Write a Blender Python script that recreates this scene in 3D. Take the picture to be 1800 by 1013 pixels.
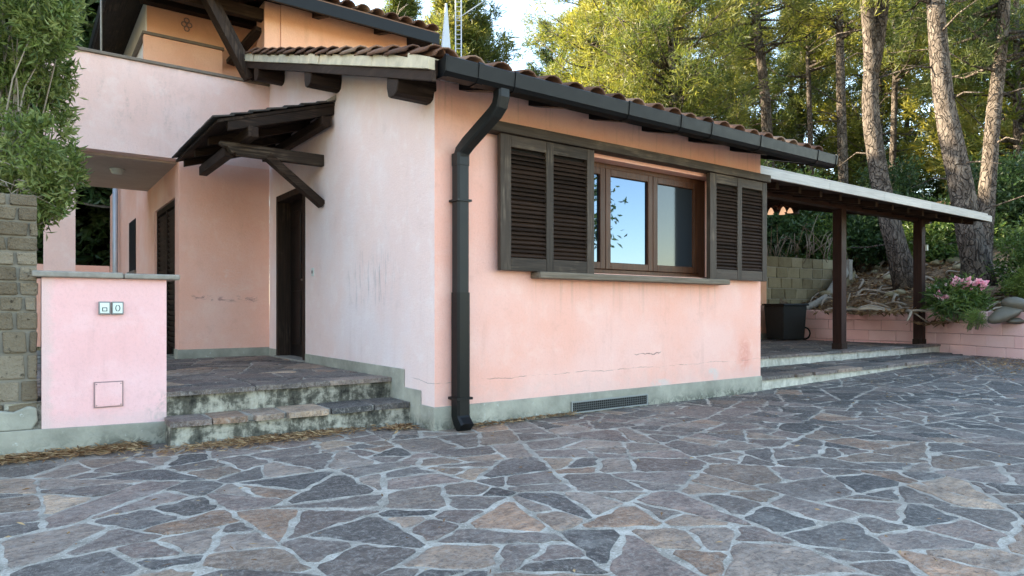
import bpy, bmesh, math, random
import numpy as np
from mathutils import Vector, Matrix

for o in list(bpy.data.objects):
    bpy.data.objects.remove(o)
SC = bpy.context.scene
COL = SC.collection
R = math.radians
rng = np.random.default_rng(11)
random.seed(5)

# ------------------------------------------------------------------ camera, sky, sun, exposure
cam_d = bpy.data.cameras.new('camera')
cam = bpy.data.objects.new('camera', cam_d)
COL.objects.link(cam)
cam.location = (-2.750, -4.873, 1.0)
cam.rotation_euler = (R(90), 0, R(-36))
cam_d.sensor_width = 36
cam_d.lens = 36 * 1184 / 1800
cam_d.shift_y = 38.5 / 1800
cam_d.clip_end = 3000
SC.camera = cam

SUN_AZ = -46.0      # degrees from +Y towards +X
SUN_EL = 24.0
world = bpy.data.worlds.new('World')
SC.world = world
world.use_nodes = True
wn = world.node_tree
bg = wn.nodes['Background']
sky = wn.nodes.new('ShaderNodeTexSky')
sky.sky_type = 'NISHITA'
sky.sun_disc = False
sky.sun_elevation = R(SUN_EL)
sky.sun_rotation = R(SUN_AZ)
sky.air_density = 1.0
sky.dust_density = 0.4
sky.ozone_density = 1.0
wn.links.new(sky.outputs[0], bg.inputs[0])
bg.inputs[1].default_value = 0.15

sun_d = bpy.data.lights.new('sun', 'SUN')
sun_d.energy = 5.0
sun_d.angle = R(0.6)
sun_d.color = (1.0, 0.90, 0.73)
sun = bpy.data.objects.new('sun', sun_d)
COL.objects.link(sun)
_sv = Vector((math.sin(R(SUN_AZ)) * math.cos(R(SUN_EL)), math.cos(R(SUN_AZ)) * math.cos(R(SUN_EL)), math.sin(R(SUN_EL))))
sun.rotation_euler = _sv.to_track_quat('Z', 'Y').to_euler()
sun.location = (0, 0, 30)

SC.view_settings.view_transform = 'Standard'
SC.view_settings.look = 'None'
SC.view_settings.exposure = 2.72
SC.view_settings.gamma = 1
SC.view_settings.use_curve_mapping = False
SC.view_settings.use_white_balance = True        # camera balanced for open shade
SC.view_settings.white_balance_temperature = 7450
SC.view_settings.white_balance_tint = 8
SC.cycles.max_bounces = 6
SC.cycles.diffuse_bounces = 3
SC.cycles.glossy_bounces = 3
SC.cycles.transmission_bounces = 3
SC.cycles.transparent_max_bounces = 4

# ------------------------------------------------------------------ helpers: objects
def tag(o, label=None, cat=None, group=None, kind=None):
    if label: o['label'] = label
    if cat: o['category'] = cat
    if group: o['group'] = group
    if kind: o['kind'] = kind
    return o

def empty(name, loc=(0, 0, 0)):
    o = bpy.data.objects.new(name, None)
    COL.objects.link(o)
    o.location = loc
    o.empty_display_size = 0.1
    return o

def link(name, me, parent=None, loc=None):
    o = bpy.data.objects.new(name, me)
    COL.objects.link(o)
    if parent is not None:
        o.parent = parent
        l = parent
        off = Vector((0, 0, 0))
        while l is not None:
            off += l.location
            l = l.parent
        o.location = (Vector(loc) if loc else Vector((0, 0, 0))) - off
    elif loc:
        o.location = loc
    return o

class MB:
    """collects simple solids into one mesh; coordinates are world coordinates"""
    def __init__(s):
        s.v = []; s.f = []; s.sm = []
    def add(s, vs, fs, smooth=False):
        b = len(s.v)
        s.v.extend([tuple(map(float, p)) for p in vs])
        for f in fs:
            s.f.append([b + i for i in f]); s.sm.append(smooth)
        return s
    def box(s, x0, x1, y0, y1, z0, z1):
        vs = [(x0, y0, z0), (x1, y0, z0), (x1, y1, z0), (x0, y1, z0), (x0, y0, z1), (x1, y0, z1), (x1, y1, z1), (x0, y1, z1)]
        return s.add(vs, [(0, 3, 2, 1), (4, 5, 6, 7), (0, 1, 5, 4), (1, 2, 6, 5), (2, 3, 7, 6), (3, 0, 4, 7)])
    def hexa(s, vs):
        return s.add(vs, [(0, 3, 2, 1), (4, 5, 6, 7), (0, 1, 5, 4), (1, 2, 6, 5), (2, 3, 7, 6), (3, 0, 4, 7)])
    def prism(s, poly, axis, a, b):
        """poly in the two other axes (order x,y,z without axis)"""
        n = len(poly)
        def mk(p, t):
            return {'x': (t, p[0], p[1]), 'y': (p[0], t, p[1]), 'z': (p[0], p[1], t)}[axis]
        vs = [mk(p, a) for p in poly] + [mk(p, b) for p in poly]
        fs = [tuple(range(n))[::-1], tuple(range(n, 2 * n))]
        for i in range(n):
            j = (i + 1) % n
            fs.append((i, j, n + j, n + i))
        return s.add(vs, fs)
    def bar(s, p, q, w, h, up=(0, 0, 1)):
        p = Vector(p); q = Vector(q); d = (q - p).normalized()
        up = Vector(up)
        sd = d.cross(up).normalized(); u = sd.cross(d).normalized()
        vs = []
        for c in (p, q):
            for a, b in ((-1, -1), (1, -1), (1, 1), (-1, 1)):
                vs.append(c + sd * (a * w / 2) + u * (b * h / 2))
        return s.add(vs, [(0, 1, 2, 3), (7, 6, 5, 4), (0, 4, 5, 1), (1, 5, 6, 2), (2, 6, 7, 3), (3, 7, 4, 0)])
    def tube(s, pts, rad, n=8, smooth=True, rough=0.0):
        pts = [Vector(p) for p in pts]
        if not hasattr(rad, '__len__'): rad = [rad] * len(pts)
        vs = []; fs = []
        ref = Vector((0, 0, 1))
        d0 = (pts[1] - pts[0]).normalized()
        if abs(d0.dot(ref)) > 0.9: ref = Vector((1, 0, 0))
        for i, p in enumerate(pts):
            d = (pts[min(i + 1, len(pts) - 1)] - pts[max(i - 1, 0)]).normalized()
            sd = d.cross(ref).normalized(); u = sd.cross(d)
            for k in range(n):
                t = 2 * math.pi * k / n
                r = rad[i] * (1 + (random.uniform(-rough, rough) if rough else 0))
                vs.append(p + (sd * math.cos(t) + u * math.sin(t)) * r)
        for i in range(len(pts) - 1):
            for k in range(n):
                k2 = (k + 1) % n
                fs.append((i * n + k, i * n + k2, (i + 1) * n + k2, (i + 1) * n + k))
        fs.append(tuple(range(n))[::-1]); m = (len(pts) - 1) * n
        fs.append(tuple(range(m, m + n)))
        return s.add(vs, fs, smooth)
    def lathe(s, prof, c, n=14, smooth=True):
        vs = []; fs = []
        for (r, z) in prof:
            for k in range(n):
                t = 2 * math.pi * k / n
                vs.append((c[0] + r * math.cos(t), c[1] + r * math.sin(t), c[2] + z))
        for i in range(len(prof) - 1):
            for k in range(n):
                k2 = (k + 1) % n
                fs.append((i * n + k, i * n + k2, (i + 1) * n + k2, (i + 1) * n + k))
        fs.append(tuple(range(n))[::-1]); m = (len(prof) - 1) * n
        fs.append(tuple(range(m, m + n)))
        return s.add(vs, fs, smooth)
    def mesh(s, name, mat):
        me = bpy.data.meshes.new(name)
        me.from_pydata(s.v, [], s.f)
        me.polygons.foreach_set('use_smooth', s.sm)
        me.materials.append(mat)
        bm = bmesh.new(); bm.from_mesh(me)
        bmesh.ops.recalc_face_normals(bm, faces=bm.faces)
        bm.to_mesh(me); bm.free()
        return me
    def build(s, name, mat, parent=None, bevel=0, seg=2):
        o = link(name, s.mesh(name, mat), parent)
        if bevel:
            m = o.modifiers.new('bevel', 'BEVEL'); m.width = bevel; m.segments = seg
            m.limit_method = 'ANGLE'; m.angle_limit = R(40)
        return o

def np_mesh(name, V, Q, mat, smooth=False, col=None):
    """V (n,3), Q (m,k) -> mesh"""
    me = bpy.data.meshes.new(name)
    V = np.ascontiguousarray(V, dtype=np.float32); Q = np.ascontiguousarray(Q, dtype=np.int32)
    m, k = Q.shape
    me.vertices.add(len(V)); me.vertices.foreach_set('co', V.ravel())
    me.loops.add(m * k); me.loops.foreach_set('vertex_index', Q.ravel())
    me.polygons.add(m)
    me.polygons.foreach_set('loop_start', np.arange(0, m * k, k, dtype=np.int32))
    me.polygons.foreach_set('loop_total', np.full(m, k, dtype=np.int32))
    me.polygons.foreach_set('use_smooth', np.full(m, smooth))
    if col is not None:
        a = me.attributes.new('tint', 'FLOAT', 'POINT')
        a.data.foreach_set('value', np.ascontiguousarray(col, dtype=np.float32))
    me.materials.append(mat)
    me.update(calc_edges=True)
    return me

def copy_tree(o, parent=None):
    c = o.copy(); COL.objects.link(c); c.parent = parent
    for ch in list(o.children): copy_tree(ch, c)
    return c

def site(lat, dep, z=0.0):
    """yard frame turned 36 degrees against the house: lateral / depth metres from the gate -> world"""
    return Vector((-2.75 + lat * .809 + dep * .5878, -4.873 - lat * .5878 + dep * .809, z))

def sst(t):
    t = min(1, max(0, t)); return t * t * (3 - 2 * t)

def gz(x, y):
    return 0.12 * sst((x - 3.5) / 7.5)

# ------------------------------------------------------------------ helpers: materials
class S:
    """shader socket with arithmetic"""
    nt = None
    def __init__(s, sock): s.k = sock
    @staticmethod
    def m(op, *a, clamp=False):
        n = S.nt.nodes.new('ShaderNodeMath'); n.operation = op; n.use_clamp = clamp
        for i, x in enumerate(a):
            if isinstance(x, S): S.nt.links.new(x.k, n.inputs[i])
            else: n.inputs[i].default_value = x
        return S(n.outputs[0])
    def __add__(s, o): return S.m('ADD', s, o)
    def __radd__(s, o): return S.m('ADD', o, s)
    def __sub__(s, o): return S.m('SUBTRACT', s, o)
    def __rsub__(s, o): return S.m('SUBTRACT', o, s)
    def __mul__(s, o): return S.m('MULTIPLY', s, o)
    def __rmul__(s, o): return S.m('MULTIPLY', o, s)
    def abs(s): return S.m('ABSOLUTE', s)
    def ss(s, a, b, c=0.0, d=1.0):
        n = S.nt.nodes.new('ShaderNodeMapRange'); n.interpolation_type = 'SMOOTHSTEP'
        S.nt.links.new(s.k, n.inputs[0])
        # smoothstep only clamps properly for ascending ranges
        if a > b: a, b, c, d = b, a, d, c
        n.inputs[1].default_value = a; n.inputs[2].default_value = b; n.inputs[3].default_value = c; n.inputs[4].default_value = d
        return S(n.outputs[0])

class Mat:
    def __init__(s, name, rough=0.8, spec=0.35):
        s.m = bpy.data.materials.new(name); s.m.use_nodes = True
        s.nt = s.m.node_tree; S.nt = s.nt
        s.b = s.nt.nodes['Principled BSDF']
        s.b.inputs['Roughness'].default_value = rough
        s.b.inputs['Specular IOR Level'].default_value = spec
        s.tc = s.nt.nodes.new('ShaderNodeTexCoord')
        sp = s.nt.nodes.new('ShaderNodeSeparateXYZ'); s.nt.links.new(s.tc.outputs['Object'], sp.inputs[0])
        s.x, s.y, s.z = S(sp.outputs[0]), S(sp.outputs[1]), S(sp.outputs[2])
    def noise(s, scale, detail=4, rough=0.55, stretch=(1, 1, 1), dist=0.0, off=(0, 0, 0)):
        mp = s.nt.nodes.new('ShaderNodeMapping'); mp.inputs['Scale'].default_value = stretch; mp.inputs['Location'].default_value = off
        s.nt.links.new(s.tc.outputs['Object'], mp.inputs[0])
        n = s.nt.nodes.new('ShaderNodeTexNoise'); n.inputs['Scale'].default_value = scale; n.inputs['Detail'].default_value = detail
        n.inputs['Roughness'].default_value = rough; n.inputs['Distortion'].default_value = dist
        s.nt.links.new(mp.outputs[0], n.inputs['Vector'])
        return S(n.outputs[0])
    def rand(s):
        n = s.nt.nodes.new('ShaderNodeObjectInfo'); return S(n.outputs['Random'])
    def attr(s, name):
        n = s.nt.nodes.new('ShaderNodeAttribute'); n.attribute_name = name; return S(n.outputs['Fac'])
    def acol(s, name):
        n = s.nt.nodes.new('ShaderNodeAttribute'); n.attribute_name = name; return n.outputs['Color']
    def rgb(s, c):
        n = s.nt.nodes.new('ShaderNodeRGB'); n.outputs[0].default_value = (*c, 1); return n.outputs[0]
    def mix(s, fac, a, b, mode='MIX'):
        n = s.nt.nodes.new('ShaderNodeMix'); n.data_type = 'RGBA'; n.blend_type = mode
        if isinstance(fac, S): s.nt.links.new(fac.k, n.inputs[0])
        else: n.inputs[0].default_value = fac
        for i, c in ((6, a), (7, b)):
            if isinstance(c, tuple): n.inputs[i].default_value = (*c, 1)
            else: s.nt.links.new(c, n.inputs[i])
        return n.outputs[2]
    def ramp(s, fac, stops):
        n = s.nt.nodes.new('ShaderNodeValToRGB'); s.nt.links.new(fac.k, n.inputs[0])
        e = n.color_ramp.elements
        while len(e) < len(stops): e.new(0.5)
        for i, (p, c) in enumerate(stops):
            e[i].position = p; e[i].color = (*c, 1)
        return n.outputs[0]
    def col(s, c):
        if isinstance(c, tuple): s.b.inputs['Base Color'].default_value = (*c, 1)
        else: s.nt.links.new(c, s.b.inputs['Base Color'])
        return s
    def rough(s, r):
        s.nt.links.new(r.k, s.b.inputs['Roughness']); return s
    def bump(s, h, strength=0.3, dist=0.01):
        n = s.nt.nodes.new('ShaderNodeBump'); n.inputs['Strength'].default_value = strength; n.inputs['Distance'].default_value = dist
        s.nt.links.new(h.k, n.inputs['Height']); s.nt.links.new(n.outputs[0], s.b.inputs['Normal']); return s

def spot(m, a, b, ca, cb, ra, rb):
    """soft elliptical mask round (ca, cb) on the two given axes"""
    da = (a - ca) * (1 / ra); db = (b - cb) * (1 / rb)
    return S.m('SQRT', da * da + db * db)

PINK = (0.86, 0.45, 0.355)
PINK_PALE = (0.80, 0.60, 0.52)

def stucco(name, base, pale, marks=None, grime=0.35):
    m = Mat(name, 0.92, 0.2)
    big = m.noise(0.9, 5, 0.6)
    streak = m.noise(2.2, 5, 0.65, (3.0, 3.0, 0.35))
    fine = m.noise(55, 4, 0.6)
    c = m.mix(big.ss(0.38, 0.68), base, pale)
    dark = tuple(k * 0.72 for k in base)
    c = m.mix(streak.ss(0.56, 0.8) * grime, c, dark)
    c = m.mix(fine.ss(0.45, 0.75) * 0.16, c, tuple(k * 0.6 for k in base))
    mid = m.noise(4.5, 6, 0.7, off=(2, 3, 1)); c = m.mix(mid.ss(0.50, 0.68) * 0.30, c, tuple(min(0.9, k * 1.18) for k in pale))
    c = m.mix(mid.ss(0.44, 0.30) * 0.22, c, dark)
    if marks: c = marks(m, c)
    m.col(c)
    grain = m.noise(140, 3, 0.6) + m.noise(38, 3, 0.5) * 0.8 + m.noise(4, 3, 0.5) * 1.5
    m.bump(grain, 0.55, 0.006)
    return m.m

def marks_facade(m, c):
    wob = m.noise(2.5, 4, 0.6, off=(3, 0, 0)); brk = m.noise(3.3, 3, 0.6, off=(0, 7, 0)); thick = m.noise(9, 2)
    # old crack along the damp course and a short one above it
    zc = m.z - 0.40 - (wob - 0.5) * 0.09
    ln = zc.abs().ss(0.0045, 0.001) * brk.ss(0.40, 0.55) * m.y.ss(0.15, 0.05)
    c = m.mix(ln * thick.ss(.3,.6) * 0.7, c, (0.22, 0.14, 0.12))
    z2 = m.z - 0.535 - (wob - 0.5) * 0.35
    l2 = z2.abs().ss(0.010, 0.002) * (m.x - 2.55).abs().ss(0.22, 0.16) * thick.ss(0.3, 0.5)
    c = m.mix(l2 * 0.8, c, (0.14, 0.09, 0.08))
    # red damp stain and pale blue scuffs low on the right
    n = m.noise(7, 5, 0.65, dist=0.6)
    red = (spot(m, m.x, m.z, 4.22, 0.46, 0.17, 0.30) + (n - 0.5) * 1.5).ss(1.05, 0.35)
    c = m.mix(red * n.ss(.35,.62) * 0.62, c, (0.68, 0.25, 0.19))
    pale = (spot(m, m.x, m.z, 3.62, 0.26, 0.16, 0.12) + (n - 0.5) * 1.8).ss(1.0, 0.5)
    c = m.mix(pale * n.ss(.42,.6) * 0.7, c, (0.56, 0.58, 0.55))
    pale = (spot(m, m.x, m.z, 2.75, 0.22, 0.22, 0.07) + (n - 0.5) * 1.8).ss(1.0, 0.5)
    c = m.mix(pale * n.ss(.42,.6) * 0.6, c, (0.56, 0.57, 0.53))
    drip = m.noise(3, 5, 0.7, (5, 1, 0.18), 0.2, (1, 1, 1)); c = m.mix(drip.ss(0.50, 0.66) * m.z.ss(0.75, 1.28) * m.z.ss(1.30, 1.285) * (m.x - 2.37).abs().ss(1.42, 1.3) * 0.24, c, (0.40, 0.27, 0.22))
    drip2 = m.noise(4, 5, 0.7, (4, 1, 0.2), 0.3, (7, 1, 2)); c = m.mix(drip2.ss(0.52, 0.68) * m.z.ss(2.3, 2.9) * 0.4, c, (0.50, 0.30, 0.22))
    low = (m.z + (n - 0.5) * 0.45).ss(0.42, 0.18)
    c = m.mix(low * 0.30, c, (0.62, 0.46, 0.42))
    return c

def marks_gable(m, c):
    s = m.noise(5, 5, 0.7, (1, 2.4, 0.35)); n = m.noise(6, 5, 0.65, dist=0.5)
    k = (spot(m, m.y, m.z, 1.25, 1.30, 0.75, 0.42) + (n - 0.5) * 0.9).ss(1.0, 0.3)
    c = m.mix(k * s.ss(0.48, 0.64) * 0.55, c, (0.33, 0.30, 0.31))
    wob = m.noise(2.5, 4, 0.6, off=(3, 0, 0))
    ln = (m.z - 0.40 - (wob - 0.5) * 0.09).abs().ss(0.004, 0.001) * m.y.ss(0.45, 0.3)
    c = m.mix(ln * 0.6, c, (0.2, 0.14, 0.13))
    return c

def marks_porch(m, c):
    n = m.noise(8, 5, 0.7, (1, 1, 2.2), dist=0.8); w = m.noise(2, 3)
    ln = (m.z - 1.15 - (w - 0.5) * 0.10).abs().ss(0.055, 0.01) * n.ss(0.48, 0.60) * (m.x + 0.58).abs().ss(0.45, 0.38)
    c = m.mix(ln * 0.8, c, (0.40, 0.20, 0.19))
    halo = (m.z - 1.35 - (n - 0.5) * 0.5).abs().ss(0.32, 0.05) * n.ss(0.5, 0.7) * (m.x + 0.5).abs().ss(0.35, 0.2)
    c = m.mix(halo * 0.4, c, (0.85, 0.66, 0.60))
    return c

def marks_balcony(m, c):
    s = m.noise(4.5, 6, 0.7, (1.6, 1, 0.5)); f = m.noise(30, 4, 0.7)
    k = (spot(m, m.x, m.z, -1.55, 3.55, 1.0, 0.6)).ss(1.1, 0.2)
    c = m.mix(k * s.ss(0.48, 0.72) * f.ss(0.35, 0.6) * 0.42, c, (0.30, 0.23, 0.19))
    k2 = m.z.ss(4.0, 4.1) * s.ss(0.4, 0.6)
    c = m.mix(k2 * 0.35, c, (0.25, 0.2, 0.2))
    return c

def marks_low(m, c):
    n = m.noise(7, 5, 0.7, dist=0.6)
    k = (spot(m, m.x, m.z, -1.90, 0.22, 0.14, 0.22) + (n - 0.5) * 1.5).ss(1.0, 0.6)
    c = m.mix(k * n.ss(.4,.6) * 0.6, c, (0.34, 0.30, 0.27))
    k = (m.x - (n - 0.5) * 0.14).ss(-2.56, -2.62)
    c = m.mix(k * 0.45, c, (0.58, 0.48, 0.42))
    c = m.mix((m.z + (n - 0.5) * 0.2).ss(0.3, 0.2) * 0.4, c, (0.62, 0.5, 0.48))
    return c

M = {}
M['facade'] = stucco('stucco_facade', PINK, (0.86, 0.52, 0.445), marks_facade)
M['gable'] = stucco('stucco_gable', (0.82, 0.61, 0.56), (0.82, 0.68, 0.655), marks_gable, 0.25)  # paler, cooler than the facade: sky fill on this side put into the paint
M['porchwall'] = stucco('stucco_porch', (0.86, 0.46, 0.35), (0.86, 0.53, 0.44), marks_porch, 0.3)
M['balcony'] = stucco('stucco_balcony', (0.84, 0.55, 0.48), (0.85, 0.62, 0.57), marks_balcony)
M['upper'] = stucco('stucco_upper', (0.84, 0.42, 0.27), (0.84, 0.46, 0.31))
M['lowwall'] = stucco('stucco_low_wall', (0.84, 0.47, 0.45), (0.85, 0.52, 0.51), marks_low)
M['lit_side'] = stucco('stucco_lit_side', (0.78, 0.70, 0.64), (0.8, 0.74, 0.7))  # side face of the upper block: its bright light put into the colour
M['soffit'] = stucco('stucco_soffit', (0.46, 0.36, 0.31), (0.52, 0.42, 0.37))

def mk_plinth(name):
    m = Mat(name, 0.9, 0.25)
    n = m.noise(3, 6, 0.65); s = m.noise(11, 5, 0.7, dist=0.7); t = m.noise(1.3, 3)
    c = m.ramp(n, [(0.3, (0.22, 0.215, 0.175)), (0.5, (0.31, 0.30, 0.245)), (0.72, (0.42, 0.40, 0.325))])
    moss = (m.z + (s - 0.5) * 0.30 + (t - 0.5) * 0.25).ss(0.14, 0.0)
    c = m.mix(moss * s.ss(0.42, 0.6) * 0.9, c, (0.055, 0.06, 0.045))
    c = m.mix(m.noise(16, 4, 0.7, off=(5, 5, 5)).ss(0.62, 0.74) * 0.6, c, (0.56, 0.57, 0.53))
    m.col(c); m.bump(m.noise(40, 4) + m.noise(9, 4) * 1.5, 0.5, 0.008)
    return m.m
M['plinth'] = mk_plinth('cement_plinth')

def mk_wood(name, c0, c1, ax, rough=0.6, wear=None):
    m = Mat(name, rough, 0.22)
    st = {'x': (1, 18, 18), 'y': (18, 1, 18), 'z': (18, 18, 1)}[ax]
    g = m.noise(2.6, 6, 0.65, st, 0.3); b = m.noise(3, 3); 
    c = m.ramp(g + (m.rand() - 0.5) * 0.25, [(0.25, c0), (0.75, c1)])
    if wear: c = m.mix(b.ss(0.5, 0.68) * g.ss(0.42, 0.62) * 0.75, c, wear)
    m.col(c); m.bump(g + m.noise(12, 4, 0.6, st) * 0.6, 0.55, 0.004)
    m.rough(b * 0.25 + (rough - 0.1))
    return m.m
for a in 'xyz':
    M['dark_' + a] = mk_wood('dark_timber_' + a, (0.009, 0.005, 0.003), (0.036, 0.019, 0.012), a, 0.68, (0.07, 0.046, 0.032))
    M['grey_' + a] = mk_wood('weathered_timber_' + a, (0.018, 0.012, 0.008), (0.066, 0.046, 0.034), a, 0.6, (0.15, 0.115, 0.085))
    M['brown_' + a] = mk_wood('varnished_timber_' + a, (0.035, 0.013, 0.007), (0.105, 0.040, 0.019), a, 0.4)
    M['post_' + a] = mk_wood('stained_post_' + a, (0.012, 0.005, 0.004), (0.045, 0.019, 0.013), a, 0.5)
M['slat'] = mk_wood('slat_timber', (0.011, 0.006, 0.004), (0.050, 0.028, 0.019), 'x', 0.6)
M['door'] = mk_wood('door_timber', (0.004, 0.003, 0.003), (0.014, 0.009, 0.007), 'z', 0.35)

def mk_plain(name, c, rough=0.5, metal=0.0, var=0.2, bump=0.0, scale=14):
    m = Mat(name, rough, 0.5 if sum(c) > 0.12 else 0.22); n = m.noise(scale, 5, 0.6)
    m.col(m.mix(n, tuple(k * (1 - var) for k in c), tuple(min(1, k * (1 + var)) for k in c)))
    m.b.inputs['Metallic'].default_value = metal
    m.rough(n * 0.25 + (rough - 0.12))
    if bump: m.bump(m.noise(scale * 3, 4), bump, 0.004)
    return m.m
M['gutter'] = mk_plain('black_gutter', (0.0045, 0.0045, 0.005), 0.48)
M['pipe'] = mk_plain('black_pipe', (0.014, 0.015, 0.015), 0.42)
M['casing'] = mk_plain('black_casing', (0.004, 0.0045, 0.005), 0.38)
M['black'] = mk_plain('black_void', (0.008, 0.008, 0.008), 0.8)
M['steel'] = mk_plain('steel', (0.55, 0.55, 0.55), 0.3, 1.0)
M['cream'] = mk_plain('cream_mortar', (0.50, 0.43, 0.31), 0.9, 0, 0.5, 0.7, 9)
M['boxgrey'] = mk_plain('grey_plastic', (0.55, 0.60, 0.56), 0.5, 0, 0.08)
M['boxdark'] = mk_plain('dark_plastic', (0.06, 0.065, 0.065), 0.5, 0, 0.08)
M['boxmid'] = mk_plain('mid_plastic', (0.22, 0.23, 0.22), 0.5, 0, 0.1)
M['hatchedge'] = mk_plain('hatch_edge', (0.30, 0.20, 0.19), 0.8, 0, 0.3)
M['boxpale'] = mk_plain('pale_plastic', (0.66, 0.74, 0.68), 0.4, 0, 0.08)
M['metalgrey'] = mk_plain('zinc', (0.42, 0.45, 0.48), 0.5, 0.3, 0.15)
M['fascia'] = mk_wood('pale_fascia', (0.30, 0.285, 0.265), (0.46, 0.44, 0.41), 'x', 0.6)
M['cap'] = mk_plain('stone_coping', (0.26, 0.235, 0.20), 0.85, 0, 0.5, 0.6, 18)
M['capbrown'] = mk_plain('brown_coping', (0.17, 0.13, 0.10), 0.85, 0, 0.45, 0.6, 12)
M['sill'] = mk_wood('sill_wood', (0.11, 0.085, 0.06), (0.26, 0.21, 0.16), 'x', 0.7)
M['tank'] = mk_plain('dark_bin', (0.02, 0.021, 0.02), 0.6, 0, 0.4)
M['ornament'] = mk_plain('smooth_stone', (0.085, 0.074, 0.052), 0.55, 0, 0.4, 0.4, 6)

def mk_tile(name):
    m = Mat(name, 0.85, 0.25)
    n = m.noise(9, 5, 0.65); r = m.rand(); l = m.noise(24, 4, 0.7)
    c = m.ramp(r * 0.6 + n * 0.4, [(0.2, (0.085, 0.045, 0.033)), (0.45, (0.16, 0.083, 0.056)), (0.7, (0.25, 0.155, 0.11)), (0.9, (0.20, 0.165, 0.13))])
    c = m.mix(l.ss(0.56, 0.7) * 0.6, c, (0.10, 0.09, 0.07))
    m.col(c); m.bump(n + l * 0.5, 0.4, 0.006)
    return m.m
M['tile'] = mk_tile('clay_tile')
def mk_shingle():
    m = Mat('shingle', 0.8, 0.3); n = m.noise(14, 5, 0.65)
    m.col(m.ramp(m.rand() * 0.4 + n * 0.6, [(0.2, (0.02, 0.018, 0.017)), (0.6, (0.06, 0.052, 0.046)), (0.9, (0.12, 0.11, 0.09))]))
    m.bump(n, 0.5, 0.006); return m.m
M['shingle'] = mk_shingle()

def mk_stone(name, warm=1.0):
    m = Mat(name, 0.62, 0.4)
    base = m.acol('stone_col')
    n = m.noise(5, 6, 0.68); f = m.noise(34, 5, 0.7, dist=0.4); l = m.noise(7, 5, 0.6, (1, 3.2, 1), 0.8)
    c = m.mix(1.0, base, m.ramp(n * 0.55 + l * 0.45, [(0.30, (0.42, 0.42, 0.44)), (0.5, (0.95, 0.94, 0.95)), (0.68, (1.75, 1.66, 1.58))]), 'MULTIPLY')
    c = m.mix(f.ss(0.50, 0.64) * 0.5, c, (0.34, 0.31, 0.28))
    vein = m.noise(6, 5, 0.7, (1, 2.5, 1), 1.2, (4, 1, 0)); c = m.mix((vein - 0.5).abs().ss(0.022, 0.0) * 0.55, c, (0.035, 0.033, 0.034))
    vein2 = m.noise(9, 5, 0.7, (2.2, 1, 1), 1.0, (1, 8, 0)); c = m.mix((vein2 - 0.5).abs().ss(0.02, 0.0) * 0.45, c, (0.42, 0.39, 0.35))
    c = m.mix(f.ss(0.48, 0.34) * 0.55, c, (0.045, 0.043, 0.045))
    big = m.noise(0.7, 4, 0.6, off=(2, 5, 0)); c = m.mix(big.ss(0.45, 0.65) * 0.35, c, m.mix(1.0, c, (0.45, 0.44, 0.46), 'MULTIPLY'))
    dust = m.noise(1.3, 5, 0.65, off=(9, 2, 0))
    c = m.mix(dust.ss(0.52, 0.72) * n.ss(0.35, 0.6) * 0.45, c, (0.40, 0.37, 0.33))
    m.col(c); m.rough(n * 0.35 + 0.42)
    v = m.noise(16, 6, 0.75, (1, 2, 1), 1.5); m.bump(n * 1.2 + f * 0.6 + l * 0.8 + v * 0.9, 0.9, 0.016)
    return m.m
M['stone'] = mk_stone('paving_stone')
def mk_mortar():
    m = Mat('paving_mortar', 0.9, 0.25); n = m.noise(6, 6, 0.7); f = m.noise(60, 4, 0.7); b = m.noise(0.8, 4)
    c = m.ramp(n, [(0.30, (0.17, 0.15, 0.12)), (0.47, (0.33, 0.295, 0.245)), (0.68, (0.52, 0.475, 0.405))])
    c = m.mix(f.ss(0.52, 0.64) * 0.6, c, (0.15, 0.13, 0.105))
    c = m.mix(m.noise(85, 3, .7, off=(3, 3, 3)).ss(0.54, 0.66) * 0.5, c, (0.68, 0.64, 0.57))
    c = m.mix(b.ss(0.48, 0.66) * 0.55, c, (0.24, 0.21, 0.175))
    m.col(c); m.bump(n + f * 0.5, 0.6, 0.01); return m.m
M['mortar'] = mk_mortar()
def mk_riser(name='mossy_riser', lo=-0.02):
    m = Mat(name, 0.92, 0.2); n = m.noise(5, 6, 0.7, (1, 1, 1.3), 0.5); s = m.noise(15, 5, 0.7)
    run = m.noise(7, 5, 0.7, (1, 1, 0.25), 0.3)
    c = m.ramp(n * 0.4 + s * 0.25 + run * 0.35 + lo, [(0.38, (0.030, 0.029, 0.024)), (0.46, (0.11, 0.104, 0.083)), (0.52, (0.34, 0.32, 0.26)), (0.70, (0.62, 0.59, 0.50))])
    m.col(c); m.bump(n + s, 0.6, 0.012); return m.m
M['riser'] = mk_riser()
M['riser_pale'] = mk_riser('pale_riser', 0.10)
def mk_block(name, c0, c1, c2, bump=0.6, pits=0.5):
    m = Mat(name, 0.93, 0.2); n = m.noise(4, 6, 0.7); f = m.noise(26, 5, 0.7); r = m.rand()
    c = m.ramp(n * 0.6 + r * 0.4, [(0.2, c0), (0.5, c1), (0.8, c2)])
    c = m.mix(f.ss(0.58, 0.7) * pits, c, tuple(k * 0.35 for k in c0))
    m.col(c); m.bump(n + f * 0.8 + m.noise(11, 5, .7, dist=.7) * 0.8, bump, 0.03); return m.m
M['tufo'] = mk_block('tufo_block', (0.12, 0.09, 0.06), (0.20, 0.16, 0.11), (0.29, 0.24, 0.175), 1.0, 0.9)
M['tufoback'] = mk_block('old_block', (0.15, 0.125, 0.075), (0.23, 0.195, 0.12), (0.31, 0.27, 0.18))
M['pinkblock'] = mk_block('painted_block', (0.79, 0.45, 0.41), (0.82, 0.50, 0.46), (0.84, 0.56, 0.52), 0.5, 0.08)
M['joint'] = mk_plain('grey_joint', (0.33, 0.32, 0.29), 0.95, 0, 0.3, 0.5)
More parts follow.
